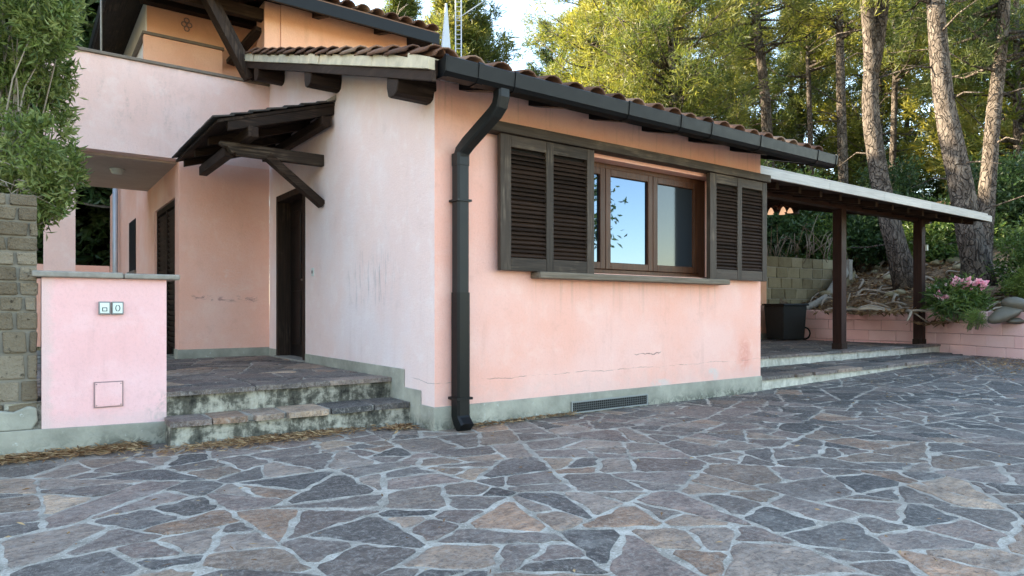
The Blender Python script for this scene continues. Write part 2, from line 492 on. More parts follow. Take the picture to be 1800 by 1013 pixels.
M['tufojoint'] = mk_plain('dirty_joint', (0.19, 0.17, 0.135), 0.95, 0, 0.4, 0.6)
M['pinkjoint'] = mk_plain('pink_joint', (0.50, 0.30, 0.28), 0.95, 0, 0.3, 0.5)

def mk_glass(name, metal, base, rough):
    m = Mat(name, rough, 0.5); m.col(base); m.b.inputs['Metallic'].default_value = metal
    return m.m
M['mirror_glass'] = mk_glass('reflective_glass', 0.95, (0.075, 0.105, 0.15), 0.015)
M['dull_glass'] = mk_glass('screened_glass', 0.25, (0.030, 0.036, 0.042), 0.10)  # darker, rougher pane than the other two
M['curtain'] = mk_plain('curtain', (0.35, 0.35, 0.34), 0.9)

def mk_bark():
    m = Mat('pine_bark', 0.95, 0.15)
    mp = m.nt.nodes.new('ShaderNodeMapping'); mp.inputs['Scale'].default_value = (1, 1, 0.24)
    wob = m.nt.nodes.new('ShaderNodeTexNoise'); wob.inputs['Scale'].default_value = 2.5
    m.nt.links.new(m.tc.outputs['Object'], wob.inputs['Vector'])
    ad = m.nt.nodes.new('ShaderNodeMix'); ad.data_type = 'VECTOR'; ad.inputs[0].default_value = 0.34
    m.nt.links.new(m.tc.outputs['Object'], ad.inputs[4]); m.nt.links.new(wob.outputs['Color'], ad.inputs[5])
    m.nt.links.new(ad.outputs[1], mp.inputs[0])
    vo = m.nt.nodes.new('ShaderNodeTexVoronoi'); vo.feature = 'DISTANCE_TO_EDGE'; vo.inputs['Scale'].default_value = 17
    m.nt.links.new(mp.outputs[0], vo.inputs['Vector']); e = S(vo.outputs['Distance'])
    g = m.noise(7, 6, 0.7, (1, 1, 0.5)); f = m.noise(30, 5, 0.7)
    pl = e.ss(0.0, 0.11)
    c = m.ramp(g * 0.6 + f * 0.4, [(0.35, (0.06, 0.046, 0.038)), (0.5, (0.135, 0.11, 0.094)), (0.68, (0.25, 0.215, 0.185))])
    c = m.mix(pl * 0.35 + g * 0.75, (0.020, 0.015, 0.012), c)
    m.col(c); m.bump(pl * 1.2 + g * 0.6 + f * 0.25, 1.0, 0.05); return m.m
M['bark'] = mk_bark()
M['twig'] = mk_plain('twig', (0.16, 0.12, 0.085), 0.9, 0, 0.4)
M['drytwig'] = mk_plain('dry_twig', (0.30, 0.25, 0.20), 0.9, 0, 0.4)

def mk_leaf(name, c0, c1, c2, trans=0.45, rough=0.5):
    m = Mat(name, rough, 0.35); t = m.attr('tint'); n = m.noise(0.55, 3, 0.6)
    c = m.ramp(t * 0.75 + n * 0.35, [(0.2, c0), (0.5, c1), (0.85, c2)])
    m.col(c)
    tr = m.nt.nodes.new('ShaderNodeBsdfTranslucent'); mx = m.nt.nodes.new('ShaderNodeMixShader')
    hs = m.nt.nodes.new('ShaderNodeHueSaturation'); hs.inputs['Value'].default_value = 1.6; hs.inputs['Saturation'].default_value = 1.1
    hs.inputs['Hue'].default_value = 0.49
    m.nt.links.new(c, hs.inputs['Color']); m.nt.links.new(hs.outputs[0], tr.inputs[0])
    mx.inputs[0].default_value = trans
    out = m.nt.nodes['Material Output']
    m.nt.links.new(m.b.outputs[0], mx.inputs[1]); m.nt.links.new(tr.outputs[0], mx.inputs[2]); m.nt.links.new(mx.outputs[0], out.inputs[0])
    return m.m
M['needle'] = mk_leaf('pine_needles', (0.036, 0.060, 0.015), (0.090, 0.112, 0.026), (0.17, 0.165, 0.042))
M['needle_y'] = mk_leaf('sunny_needles', (0.060, 0.082, 0.018), (0.140, 0.155, 0.032), (0.24, 0.22, 0.048))  # yellower needle copy: sunlight on the crowns put into the colour
M['needle_d'] = mk_leaf('dark_needles', (0.018, 0.035, 0.013), (0.042, 0.065, 0.020), (0.085, 0.10, 0.030))
M['leaf_d'] = mk_leaf('dark_leaf', (0.018, 0.042, 0.016), (0.035, 0.07, 0.024), (0.065, 0.105, 0.035), 0.3, 0.4)
M['leaf_m'] = mk_leaf('green_leaf', (0.035, 0.075, 0.02), (0.07, 0.12, 0.03), (0.13, 0.17, 0.045), 0.35, 0.4)
M['leaf_b'] = mk_leaf('bush_leaf', (0.06, 0.10, 0.025), (0.15, 0.20, 0.055), (0.30, 0.33, 0.13), 0.35, 0.38)
M['leaf_l'] = mk_leaf('light_leaf', (0.08, 0.13, 0.03), (0.13, 0.19, 0.045), (0.20, 0.25, 0.07), 0.4, 0.4)
M['petal'] = mk_leaf('pink_petal', (0.74, 0.24, 0.36), (0.82, 0.42, 0.50), (0.86, 0.62, 0.62), 0.25, 0.6)
M['litter'] = mk_leaf('dry_needles', (0.13, 0.065, 0.03), (0.24, 0.13, 0.06), (0.40, 0.28, 0.15), 0.1, 0.8)

def mk_soil():
    m = Mat('leaf_soil', 0.95, 0.15); n = m.noise(2, 6, 0.7); f = m.noise(14, 6, 0.75, dist=0.8)
    c = m.ramp(n * 0.4 + f * 0.6, [(0.35, (0.05, 0.036, 0.025)), (0.48, (0.15, 0.10, 0.065)), (0.6, (0.27, 0.19, 0.125)), (0.75, (0.38, 0.30, 0.22))])
    m.col(c); m.bump(n + f, 1.0, 0.05); return m.m
M['soil'] = mk_soil()
def mk_field():
    m = Mat('dry_field', 0.95, 0.15); n = m.noise(0.05, 6, 0.7); f = m.noise(0.6, 5, 0.7)
    c = m.ramp(n * 0.6 + f * 0.4, [(0.3, (0.26, 0.22, 0.10)), (0.5, (0.42, 0.34, 0.19)), (0.7, (0.52, 0.43, 0.27))])  # paled so the sunlit ground bounces warm light
    m.col(c); m.bump(f, 0.6, 0.2); return m.m
M['field'] = mk_field()
def mk_hill():
    m = Mat('pale_bounce_hill', 0.95, 0.15); n = m.noise(0.02, 7, 0.72); f = m.noise(0.2, 5, 0.7)
    c = m.ramp(n * 0.6 + f * 0.4, [(0.32, (0.06, 0.07, 0.025)), (0.44, (0.30, 0.24, 0.12)), (0.6, (0.46, 0.37, 0.21))])  # pale so the sunlit hills throw warm light back
    m.col(c); m.bump(f + n, 1.0, 2.0); return m.m
M['hill'] = mk_hill()

# ================================================================== THE SETTING
# one ground sheet out to the horizon, with hills in front of the house
def ground_h(x, y):
    r = math.hypot(x, y)
    a = math.atan2(y, x)
    front = 0.5 - 0.5 * math.sin(a - 0.3)
    h = sst((r - 70) / 220) * (5 + 5 * front + 2.5 * math.sin(3 * a + 1) + 1.2 * math.sin(7 * a) + 0.6 * math.sin(17 * a)) + sst((r - 300) / 600) * 22 * front + sst((r - 60) / 240) * 32 * math.exp(-((a + 2.25) / 0.75) ** 2)  # high front-left hill added to bounce sun onto the walls
    return h - 0.06 + (gz(x, y) if r < 40 else 0.12 * sst((x - 3.5) / 7.5) * max(0, 1 - (r - 40) / 20))
radii = [0, 2, 4, 6, 8, 10, 13, 17, 22, 28, 36, 46, 60, 80, 100, 125, 150, 180, 215, 255, 300, 360, 430, 520, 640, 800, 1000, 1300, 1700, 2200]
NA = 180
mb = MB(); vs = []; fs = []
for i, r in enumerate(radii):
    for k in range(NA):
        a = 2 * math.pi * k / NA
        x, y = r * math.cos(a), r * math.sin(a)
        vs.append((x, y, ground_h(x, y)))
for i in range(len(radii) - 1):
    for k in range(NA):
        k2 = (k + 1) % NA
        fs.append((i * NA + k, i * NA + k2, (i + 1) * NA + k2, (i + 1) * NA + k))
mb.add(vs, fs, True)
g = mb.build('ground', M['field']); tag(g, kind='structure')
g.data.materials.append(M['hill'])
for p in g.data.polygons:
    c = p.center
    if math.hypot(c.x, c.y) > 95: p.material_index = 1

# ------------------------------------------------------------------ crazy paving
def voronoi(seeds, w, box, R0=1.2):
    seeds = np.array(seeds); n = len(seeds); cells = []
    for i in range(n):
        p = seeds[i]
        d = ((seeds - p) ** 2).sum(1)
        order = np.argsort(d)[1:26]
        poly = [np.array(q) for q in ((p[0] - R0, p[1] - R0), (p[0] + R0, p[1] - R0), (p[0] + R0, p[1] + R0), (p[0] - R0, p[1] + R0))]
        for j in order:
            q = seeds[j]; nrm = q - p
            c = (q @ q - p @ p - w[j] + w[i]) / 2
            out = []
            for k in range(len(poly)):
                a = poly[k]; b = poly[(k + 1) % len(poly)]
                da = a @ nrm - c; db = b @ nrm - c
                if da <= 0: out.append(a)
                if (da < 0) != (db < 0):
                    out.append(a + (b - a) * (da / (da - db)))
            poly = out
            if len(poly) < 3: break
        cells.append(poly)
    return cells

def inset(poly, gap):
    """move each edge inwards by its own gap, by clipping"""
    n = len(poly); res = list(poly)
    for k in range(n):
        a = poly[k]; b = poly[(k + 1) % n]
        e = b - a; L = math.hypot(*e)
        if L < 1e-6: continue
        nrm = np.array((e[1], -e[0])) / L       # outward for ccw
        g_ = gap * rng.choice([0.7, 1.0, 1.35, 2.0], p=[.3, .35, .25, .1]) * rng.uniform(.8, 1.2)
        c = a @ nrm - g_
        out = []
        for q in range(len(res)):
            u = res[q]; v = res[(q + 1) % len(res)]
            du = u @ nrm - c; dv = v @ nrm - c
            if du <= 0: out.append(u)
            if (du < 0) != (dv < 0): out.append(u + (v - u) * (du / (du - dv)))
        res = out
        if len(res) < 3: return None
    return res

def roughen(poly):
    """round the corners and make the split edges uneven"""
    out = []
    n = len(poly)
    for k in range(n):
        a = poly[k - 1]; b = poly[k]; c = poly[(k + 1) % n]
        t = rng.uniform(0.05, 0.19)
        out.append(b + (a - b) * t); out.append(b + (c - b) * t)
    fin = []
    n = len(out)
    for k in range(n):
        a = out[k]; b = out[(k + 1) % n]
        fin.append(a)
        e = b - a; L = math.hypot(*e)
        if L > 0.10:
            nm = np.array((e[1], -e[0])) / L
            m_ = max(1, int(L / 0.085))
            for j in range(1, m_ + 1):
                fin.append(a + e * ((j + rng.uniform(-.25, .25)) / (m_ + 1)) + nm * rng.uniform(-0.022, 0.012) )
    return fin

def area(poly):
    s = 0
    for k in range(len(poly)):
        a = poly[k]; b = poly[(k + 1) % len(poly)]; s += a[0] * b[1] - b[0] * a[1]
    return s / 2

def stone_geo(poly, zf, thick, proud):
    """top, chamfer and side of one flagstone"""
    P_ = np.array(poly); c = P_.mean(0); n = len(P_)
    tilt = rng.uniform(-0.008, 0.008, 2)
    dist = np.linalg.norm(P_ - c, axis=1, keepdims=True)
    inner = c + (P_ - c) * (1 - 0.012 / np.maximum(dist, 0.05))
    V = []
    for ring, dz in ((P_, -thick), (P_, -0.0035), (inner, 0.0)):
        for q in ring:
            t = tilt @ (q - c)
            V.append((q[0], q[1], zf(q[0], q[1]) + proud + dz + (t if dz > -thick else 0)))
    F_ = []
    for r in range(2):
        for k in range(n):
            k2 = (k + 1) % n
            F_.append((r * n + k, r * n + k2, (r + 1) * n + k2, (r + 1) * n + k))
    F_.append(tuple(range(2 * n, 3 * n)))
    return V, F_

STONE_COLS = [(0.165, 0.145, 0.130), (0.21, 0.178, 0.160), (0.27, 0.225, 0.19), (0.115, 0.108, 0.102), (0.28, 0.215, 0.165), (0.075, 0.076, 0.076), (0.36, 0.24, 0.165), (0.21, 0.165, 0.145), (0.44, 0.34, 0.25)]
def stone_color(x, y):
    # the slabs towards the terrace are darker and bluer than those by the porch
    d = sst((x + 0.4 * 0 - 0.5) / 4.5)
    w = np.array([1.4, 1.5, 1.3 - d, 1 + 1.6 * d, 0.8 - 0.65 * d, 0.7 + 2.2 * d, 0.30 - 0.22 * d, 0.9, 0.20 - 0.14 * d])
    k = rng.choice(len(STONE_COLS), p=w / w.sum())
    return np.array(STONE_COLS[k]) * np.array((1.06, 0.97, 0.90)) * rng.uniform(0.60, 1.18) * (1 - 0.16 * d)

def color_attr(me, cols):
    a = me.color_attributes.new('stone_col', 'FLOAT_COLOR', 'POINT')
    a.data.foreach_set('color', np.concatenate([cols, np.ones((len(cols), 1))], 1).astype(np.float32).ravel())

def pave(parent, cells_in, zf, thick, proud, gap, nmax, score, keep, name='paving_stone', batch='far_paving'):
    items = []
    for poly in cells_in:
        if len(poly) < 3: continue
        c = np.mean(poly, 0)
        if not keep(c[0], c[1]): continue
        if area(poly) < 0: poly = poly[::-1]
        q = inset(poly, gap)
        if q is None or area(q) < 0.004: continue
        q = roughen(q)
        items.append((score(c[0], c[1]) * area(q), q, c))
    items.sort(key=lambda t: -t[0])
    BV = []; BF = []; BC = []
    for i, (s, q, c) in enumerate(items):
        V, F_ = stone_geo(q, zf, thick, proud * rng.uniform(0.5, 1.6))
        col = stone_color(c[0], c[1])
        if i < nmax:
            me = bpy.data.meshes.new(name); me.from_pydata(V, [], F_); me.materials.append(M['stone'])
            color_attr(me, np.tile(col, (len(V), 1)))
            link(name, me, parent)
        else:
            b = len(BV); BV += V; BF += [tuple(b + k for k in f) for f in F_]; BC += [col] * len(V)
    if BV:
        me = bpy.data.meshes.new(batch); me.from_pydata(BV, [], BF); me.materials.append(M['stone'])
        color_attr(me, np.array(BC)); o = link(batch, me, parent); o['kind'] = 'stuff'

def poisson(x0, x1, y0, y1, dmin_f, tries):
    pts = []; ds = []
    for _ in range(tries):
        p = np.array((rng.uniform(x0, x1), rng.uniform(y0, y1)))
        d = dmin_f()
        if pts:
            A = np.array(pts); D = np.array(ds)
            if (np.linalg.norm(A - p, axis=1) < (d + D) / 2).any(): continue
        pts.append(p); ds.append(d)
    return np.array(pts), np.array(ds)

def cut(poly, p, nrm):
    out = ([], [])
    for k in range(len(poly)):
        a = poly[k]; b = poly[(k + 1) % len(poly)]
        da = (a - p) @ nrm; db = (b - p) @ nrm
        out[0 if da <= 0 else 1].append(a)
        if (da <= 0) != (db <= 0):
            x = a + (b - a) * (da / (da - db)); out[0].append(x); out[1].append(x)
    return out
def shatter(poly, med, depth=0):
    """break a big slab into angular pieces of very mixed size"""
    A_ = abs(area(poly))
    if A_ < float(np.clip(med * math.exp(rng.normal() * 0.55), 0.4 * med, 3.2 * med)) * 1.35 or depth > 7: return [poly]
    P_ = np.array(poly); c = P_.mean(0); q_ = P_ - c
    w_, v_ = np.linalg.eigh(q_.T @ q_)
    ax = v_[:, 1]; t = rng.normal() * 0.27
    n_ = np.array((ax[0] * math.cos(t) - ax[1] * math.sin(t), ax[0] * math.sin(t) + ax[1] * math.cos(t)))
    p = c + ax * rng.normal() * 0.13 * math.sqrt(A_)
    a, b = cut(poly, p, n_)
    if len(a) < 3 or len(b) < 3: return [poly]
    return shatter(a, med, depth + 1) + shatter(b, med, depth + 1)
def crazy(x0, x1, y0, y1, med, d0=1.15):
    pts, ds = poisson(x0 - .8, x1 + .8, y0 - .8, y1 + .8, lambda: rng.uniform(.7 * d0, 1.2 * d0), 1500)
    out = []
    for c in voronoi(pts, ds * 0, None, 2.6):
        if len(c) < 3: continue
        if area(c) < 0: c = c[::-1]
        out += shatter(c, med)
    return out

# pavement bed
xs = np.linspace(-9, 14, 47); ys = np.linspace(-9, 6, 31)
vs = [(x, y, gz(x, y)) for y in ys for x in xs]
fs = [(j * 47 + i, j * 47 + i + 1, (j + 1) * 47 + i + 1, (j + 1) * 47 + i) for j in range(30) for i in range(46)]
pav = MB().add(vs, fs, True).build('pavement', M['mortar']); tag(pav, kind='structure')
# angular split flagstones
cells = crazy(-6.2, 12.6, -5.8, 3.6, 0.085)
camx, camy = -2.75, -4.873
def view_score(x, y):
    dx, dy = x - camx, y - camy
    dep = dx * .5878 + dy * .809; lat = dx * .809 - dy * .5878
    if dep < 1.9 or abs(lat) > 0.80 * dep + 0.25: return 0.01 / (1 + dep * dep)
    return 1 / dep ** 3
def keep_yard(x, y):
    if x > 0.25 and x < 4.4 and y > 0.3: return False
    if x <= 0.25 and y > 1.0: return False
    if x >= 4.4 and y > 0.5: return False
    if x > 11.6 + 0.6 * y + 0.9: return False
    dx, dy = x - camx, y - camy
    dep = dx * .5878 + dy * .809; lat = dx * .809 - dy * .5878
    return dep > -0.5 and abs(lat) < 0.85 * dep + 3.2
pave(pav, cells, gz, 0.03, 0.004, 0.0085, 300, view_score, keep_yard)

# ------------------------------------------------------------------ front porch floor and its steps
porch = MB().box(-2.85, -0.0, 0.80, 8.0, -0.05, 0.365).build('porch_floor', M['riser']); tag(porch, kind='structure')
cells = crazy(-3.0, 0.3, 0.9, 5.4, 0.10, 0.9)
def clip_box(poly, x0, x1, y0, y1):
    for ax, lim, sgn in ((0, x0, -1), (0, x1, 1), (1, y0, -1), (1, y1, 1)):
        out = []
        for k in range(len(poly)):
            a = poly[k]; b = poly[(k + 1) % len(poly)]
            da = sgn * (a[ax] - lim); db = sgn * (b[ax] - lim)
            if da <= 0: out.append(a)
            if (da < 0) != (db < 0): out.append(a + (b - a) * (da / (da - db)))
        poly = out
        if len(poly) < 3: return []
    return poly
MB().box(-2.84, -0.02, 0.785, 4.61, 0.366, 0.3675).build('mortar_bed', M['mortar'], porch)
fl = lambda x, y: 0.368
pave(porch, [clip_box(c, -2.85, 0.0, 1.04, 4.62) for c in cells], fl, 0.03, 0.007, 0.009, 120, lambda x, y: 1, lambda x, y: True, 'paving_stone', 'small_paving')
# nosing stones along the porch edge
def nosing(parent, x0, x1, y0, y1, z, t, lens, skew=0.0):
    x = x0
    while x < x1 - 0.05:
        L = min(rng.uniform(*lens), x1 - x)
        if x1 - x - L < 0.12: L = x1 - x
        a, b = x + 0.011, x + L - 0.011
        j = lambda k: rng.uniform(-k, k)
        yk = lambda xx: skew * (x1 - xx) / (x1 - x0)
        poly = [np.array(p) for p in ((a + j(.02), y0 + yk(a) + j(.016)), ((a + b) / 2, y0 + yk((a + b) / 2) + j(.014)), (b + j(.02), y0 + yk(b) + j(.016)), (b + j(.015), y1), (a + j(.015), y1))]
        V, F_ = stone_geo(poly, lambda xx, yy: z, t, rng.uniform(-0.004, 0.006))
        n = len(poly); V[:n] = [(p[0], p[1], z - t) for p in V[:n]]
        F_.append(tuple(range(n))[::-1])
        me = bpy.data.meshes.new('tread_stone'); me.from_pydata(V, [], F_); me.materials.append(M['stone'])
        color_attr(me, np.tile(stone_color(-1, 0) * 0.9, (len(V), 1)))
        link('tread_stone', me, parent)
        x += L
nosing(porch, -1.9, -0.005, 0.755, 1.03, 0.385, 0.04, (0.35, 0.7))
st = MB()
st.hexa([(-1.89, 0.50, -0.05), (-0.012, 0.40, -0.05), (-0.012, 0.80, -0.05), (-1.89, 0.80, -0.05), (-1.88, 0.515, 0.150), (-0.012, 0.415, 0.150), (-0.012, 0.80, 0.150), (-1.88, 0.80, 0.150)])
steps = st.build('porch_step', M['riser']); tag(steps, kind='structure')
MB().hexa([(-1.87, 0.535, 0.151), (-0.02, 0.435, 0.151), (-0.02, 0.79, 0.151), (-1.87, 0.79, 0.151), (-1.87, 0.535, 0.190), (-0.02, 0.435, 0.190), (-0.02, 0.79, 0.190), (-1.87, 0.79, 0.190)]).build('mortar_bed', M['mortar'], steps)
nosing(steps, -1.90, -0.016, 0.385, 0.795, 0.195, 0.045, (0.18, 0.40), 0.09)

# ------------------------------------------------------------------ side terrace under the pergola, two shallow steps
ter = MB()
ter.prism([(4.55, 1.12), (12.78, 1.12), (12.75, 5.0), (4.55, 5.0)], 'z', -0.05, 0.262)
terr = ter.build('terrace_floor', M['riser_pale']); tag(terr, kind='structure')
MB().box(4.57, 12.72, 1.14, 4.95, 0.263, 0.2650).build('mortar_bed', M['mortar'], terr)
cells = crazy(4.3, 13.1, 1.0, 5.2, 0.10, 0.9)
pave(terr, [clip_box(c, 4.57, 12.7, 1.38, 4.95) for c in cells], lambda x, y: 0.264, 0.03, 0.007, 0.012, 200, lambda x, y: 1 / (x + 3) ** 2, lambda x, y: True, 'paving_stone', 'small_paving')
nosing(terr, 4.57, 12.75, 1.09, 1.37, 0.303, 0.04, (0.4, 0.8))
lst = MB()
lst.hexa([(4.57, 0.035, -0.05), (10.9, 0.02, -0.05), (12.3, 1.115, -0.05), (4.57, 1.115, -0.05), (4.57, 0.045, 0.130), (10.9, 0.03, 0.145), (12.3, 1.115, 0.145), (4.57, 1.115, 0.130)])
lstep = lst.build('terrace_step', M['riser_pale']); tag(lstep, kind='structure')
cells = crazy(4.3, 12.6, -0.1, 1.3, 0.10, 0.9)
def zl(x, y): return 0.133 + 0.015 * (x - 4.57) / 6.4
pave(lstep, [clip_box(c, 4.58, 12.1, 0.32, 1.11) for c in cells], zl, 0.03, 0.007, 0.012, 120, lambda x, y: 1 / (x + 3) ** 2, lambda x, y: x < 11.0 + 1.2 * y, 'paving_stone', 'small_paving')
nosing(lstep, 4.58, 11.0, 0.008, 0.31, 0.175, 0.045, (0.35, 0.75))

# ================================================================== THE HOUSE
house = empty('pink_house')
tag(house, 'pink stucco house with dark timber shutters, tiled roof and black gutter', 'house')
H = house
ZF = 0.375                                  # porch floor
def rz(y): return 2.915 + 0.31 * y          # underside of the roof boards

# facade with the window opening
OX0, OX1, OZ0, OZ1 = 1.20, 3.66, 1.36, 2.50
w = MB()
w.box(0.0015, OX0, 0, 0.28, -0.06, 2.905); w.box(OX1, 4.543, 0, 0.30, -0.06, 2.905)
w.box(OX0, OX1, 0, 0.30, -0.06, OZ0); w.box(OX0, OX1, 0, 0.30, OZ1, 2.905)
w.build('facade_wall', M['facade'], H)
# gable with the door opening
DY0, DY1, DZ = 3.138, 4.257, 2.512
w = MB()
w.prism([(0.002, -0.06), (DY0, -0.06), (DY0, rz(DY0)), (0.002, rz(0.002))], 'x', 0.0, 0.3)
w.prism([(DY0, DZ), (DY1, DZ), (DY1, rz(DY1)), (DY0, rz(DY0))], 'x', 0.0, 0.3)
w.prism([(DY1, -0.06), (4.60, -0.06), (4.60, rz(4.60)), (DY1, rz(DY1))], 'x', 0.0, 0.3)
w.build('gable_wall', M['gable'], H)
# end wall on the terrace side and a dark floor inside
MB().prism([(0.3, -0.06), (4.9, -0.06), (4.9, rz(4.9)), (0.3, rz(0.3))], 'x', 4.243, 4.542).build('end_wall', M['facade'], H)
MB().box(0.3, 4.2, 0.9, 0.95, 0.0, 2.8).build('inner_partition', M['curtain'], H)
# porch back wall, balcony wall, pillar, passage
MB().box(-1.13, -0.001, 4.60, 4.82, ZF - 0.1, 2.93).build('porch_wall', M['porchwall'], H)
b = MB(); b.box(-2.55, -0.001, 4.60, 4.80, 2.93, 4.075)
b.build('balcony_wall', M['balcony'], H)
MB().box(-2.60, 0.03, 4.57, 4.83, 4.077, 4.115).build('coping', M['capbrown'], H, 0.006)
MB().box(-2.55, -2.245, 4.60, 4.90, 0.2, 2.928).build('pillar', M['balcony'], H)
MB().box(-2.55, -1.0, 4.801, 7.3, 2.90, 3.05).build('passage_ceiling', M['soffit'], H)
w = MB()
PY0, PY1, PZ = 4.90, 6.58, 2.485
w.box(-1.13, -0.85, 4.821, PY0, ZF - 0.1, 2.899); w.box(-1.13, -0.85, PY1, 13.0, ZF - 0.1, 3.6) 
w.box(-1.13, -0.85, PY0, PY1, PZ, 2.899)
w.build('passage_wall', M['porchwall'], H)
l = MB(); l.box(-1.87, -1.82, 4.84, 4.90, 2.83, 2.898); 
lampo = MB().lathe([(0.001, 0.0), (0.06, 0.005), (0.075, 0.025), (0.075, 0.05), (0.09, 0.055), (0.09, 0.07)], (-1.72, 5.6, 2.83), 16).build('ceiling_lamp', M['boxgrey'], H)
# louvred side door in the passage
d = empty('side_door'); d.parent = H
f = MB(); f.box(-1.10, -1.04, PY0, PY0 + 0.07, ZF, PZ); f.box(-1.10, -1.04, PY1 - 0.07, PY1, ZF, PZ); f.box(-1.10, -1.04, PY0 + .07, PY1 - .07, PZ - 0.08, PZ)
f.box(-1.10, -1.04, 5.70, 5.78, ZF, PZ - .08)
f.build('door_frame', M['dark_z'], d)
MB().box(-1.035, -1.0, PY0, PY1, ZF, PZ).build('backing', M['black'], d)
sl = MB().bar((0, -0.41, 0), (0, 0.41, 0), 0.012, 0.07, (-0.6, 0, 1)).mesh('slat', M['slat'])
for yc in (5.31, 6.13):
    for k in range(26): link('slat', sl, d, (-1.07, yc, 0.52 + k * 0.073))
# wall and window down the passage, stair wall
wi = empty('side_window'); wi.parent = H
f = MB(); f.box(-1.17, -1.131, 8.6, 9.6, 1.62, 1.70); f.build('sill', M['capbrown'], wi)
MB().box(-1.139, -1.131, 8.65, 9.55, 1.70, 2.62).build('pane', M['black'], wi)
MB().tube([(-1.22, 11.0, 0.4), (-1.22, 11.0, 3.6)], 0.05, 8).build('drain_pipe', M['metalgrey'], H)
MB().box(-4.2, -1.14, 13.001, 13.3, 0.2, 2.0).build('stair_wall', M['porchwall'], H)

# plinth
p = MB(); p.box(-0.016, 4.556, -0.016, -0.001, -0.05, 0.196); p.box(4.543, 4.556, -0.001, 0.4, -0.05, 0.196)
p.box(-0.016, -0.001, -0.001, 0.22, -0.05, 0.196); p.box(-0.014, -0.001, 0.22, 0.53, -0.05, 0.315); p.box(-0.014, -0.001, 0.53, DY0 - 0.02, -0.05, 0.475)
p.box(-0.014, -0.001, DY1 + 0.02, 4.586, ZF - .05, 0.475); p.box(-1.144, -0.001, 4.586, 4.599, ZF - 0.05, 0.490); p.box(-1.144, -1.131, 4.599, PY0, ZF - 0.05, 0.49)
p.build('plinth', M['plinth'], H, 0.004, 1)

# ---- entrance door
d = empty('front_door'); d.parent = H
f = MB(); f.box(-0.012, 0.30, DY0 + 0.002, DY0 + 0.075, ZF, DZ - 0.002); f.box(-0.012, 0.30, DY1 - 0.075, DY1 - 0.002, ZF, DZ - 0.002); f.box(-0.012, 0.30, DY0 + 0.075, DY1 - 0.075, DZ - 0.08, DZ - 0.002)
f.build('door_frame', M['dark_z'], d, 0.004)
f = MB(); f.box(0.16, 0.20, DY0 + 0.07, DY1 - 0.07, ZF, DZ - 0.075)
lf = f.build('door_leaf', M['door'], d)
for (y0, y1, z0, z1) in ((3.30, 3.64, 0.55, 1.25), (3.76, 4.10, 0.55, 1.25), (3.30, 3.64, 1.40, 2.3), (3.76, 4.10, 1.40, 2.3)):
    MB().box(0.145, 0.161, y0, y1, z0, z1).build('panel', M['door'], d, 0.01)
f = MB(); f.box(0.138, 0.16, 3.40, 3.445, 1.20, 1.46); f.tube([(0.14, 3.42, 1.38), (0.09, 3.42, 1.38), (0.09, 3.54, 1.38)], 0.012, 8)
f.build('handle', M['steel'], d)
MB().box(-0.05, 0.2, DY0, DY1, ZF - 0.02, ZF + 0.018).build('threshold', M['cap'], H, 0.004)
bl = MB(); bl.box(-0.012, -0.001, 2.83, 2.90, 1.395, 1.49); bl.build('door_bell', M['boxgrey'], H, 0.004)
MB().box(-0.017, -0.012, 2.85, 2.88, 1.425, 1.46).build('bell_button', M['boxdark'], H)

# ---- window
wn_ = empty('window'); wn_.parent = H
yw = 0.17
fr = MB()
X0, X1, Z0, Z1 = OX0 + 0.003, OX1 - 0.003, OZ0 + 0.003, OZ1 - 0.003
fr.box(X0, X0 + 0.06, yw - 0.035, yw + 0.06, Z0, Z1); fr.box(X1 - 0.13, X1, yw - 0.035, yw + 0.06, Z0, Z1)
fr.box(X0 + .06, X1 - .13, yw - 0.035, yw + 0.06, Z1 - 0.05, Z1); fr.box(X0 + .06, X1 - .13, yw - 0.035, yw + 0.06, Z0, Z0 + 0.05)
fr.build('frame', M['brown_z'], wn_, 0.004)
sashes = [(1.27, 2.055, 'mirror_glass', 0), (2.06, 2.76, 'mirror_glass', 0), (2.765, 3.515, 'dull_glass', 0)]
for (a, c, gm, o_) in sashes:
    sh = MB(); s_ = 0.072
    z0, z1 = Z0 + 0.052, Z1 - 0.052
    sh.box(a, a + s_, yw - 0.05, yw + 0.01, z0, z1); sh.box(c - s_, c, yw - 0.05, yw + 0.01, z0, z1)
    sh.box(a + s_, c - s_, yw - 0.05, yw + 0.01, z0, z0 + s_); sh.box(a + s_, c - s_, yw - 0.05, yw + 0.01, z1 - s_, z1)
    so = sh.build('sash', M['brown_z'], wn_, 0.006)
    MB().box(a + s_ - .005, c - s_ + .005, yw - 0.022, yw - 0.012, z0 + s_ - .005, z1 - s_ + .005).build('pane', M[gm], wn_)
MB().box(OX0, OX1, 0.0, 0.14, OZ0, OZ0 + 0.012).build('inner_sill', M['brown_x'], wn_)
# weathered external sill
s_ = MB(); s_.box(0.995, 3.746, -0.15, -0.001, 1.285, 1.345); s_.build('window_sill', M['sill'], H, 0.012, 3)

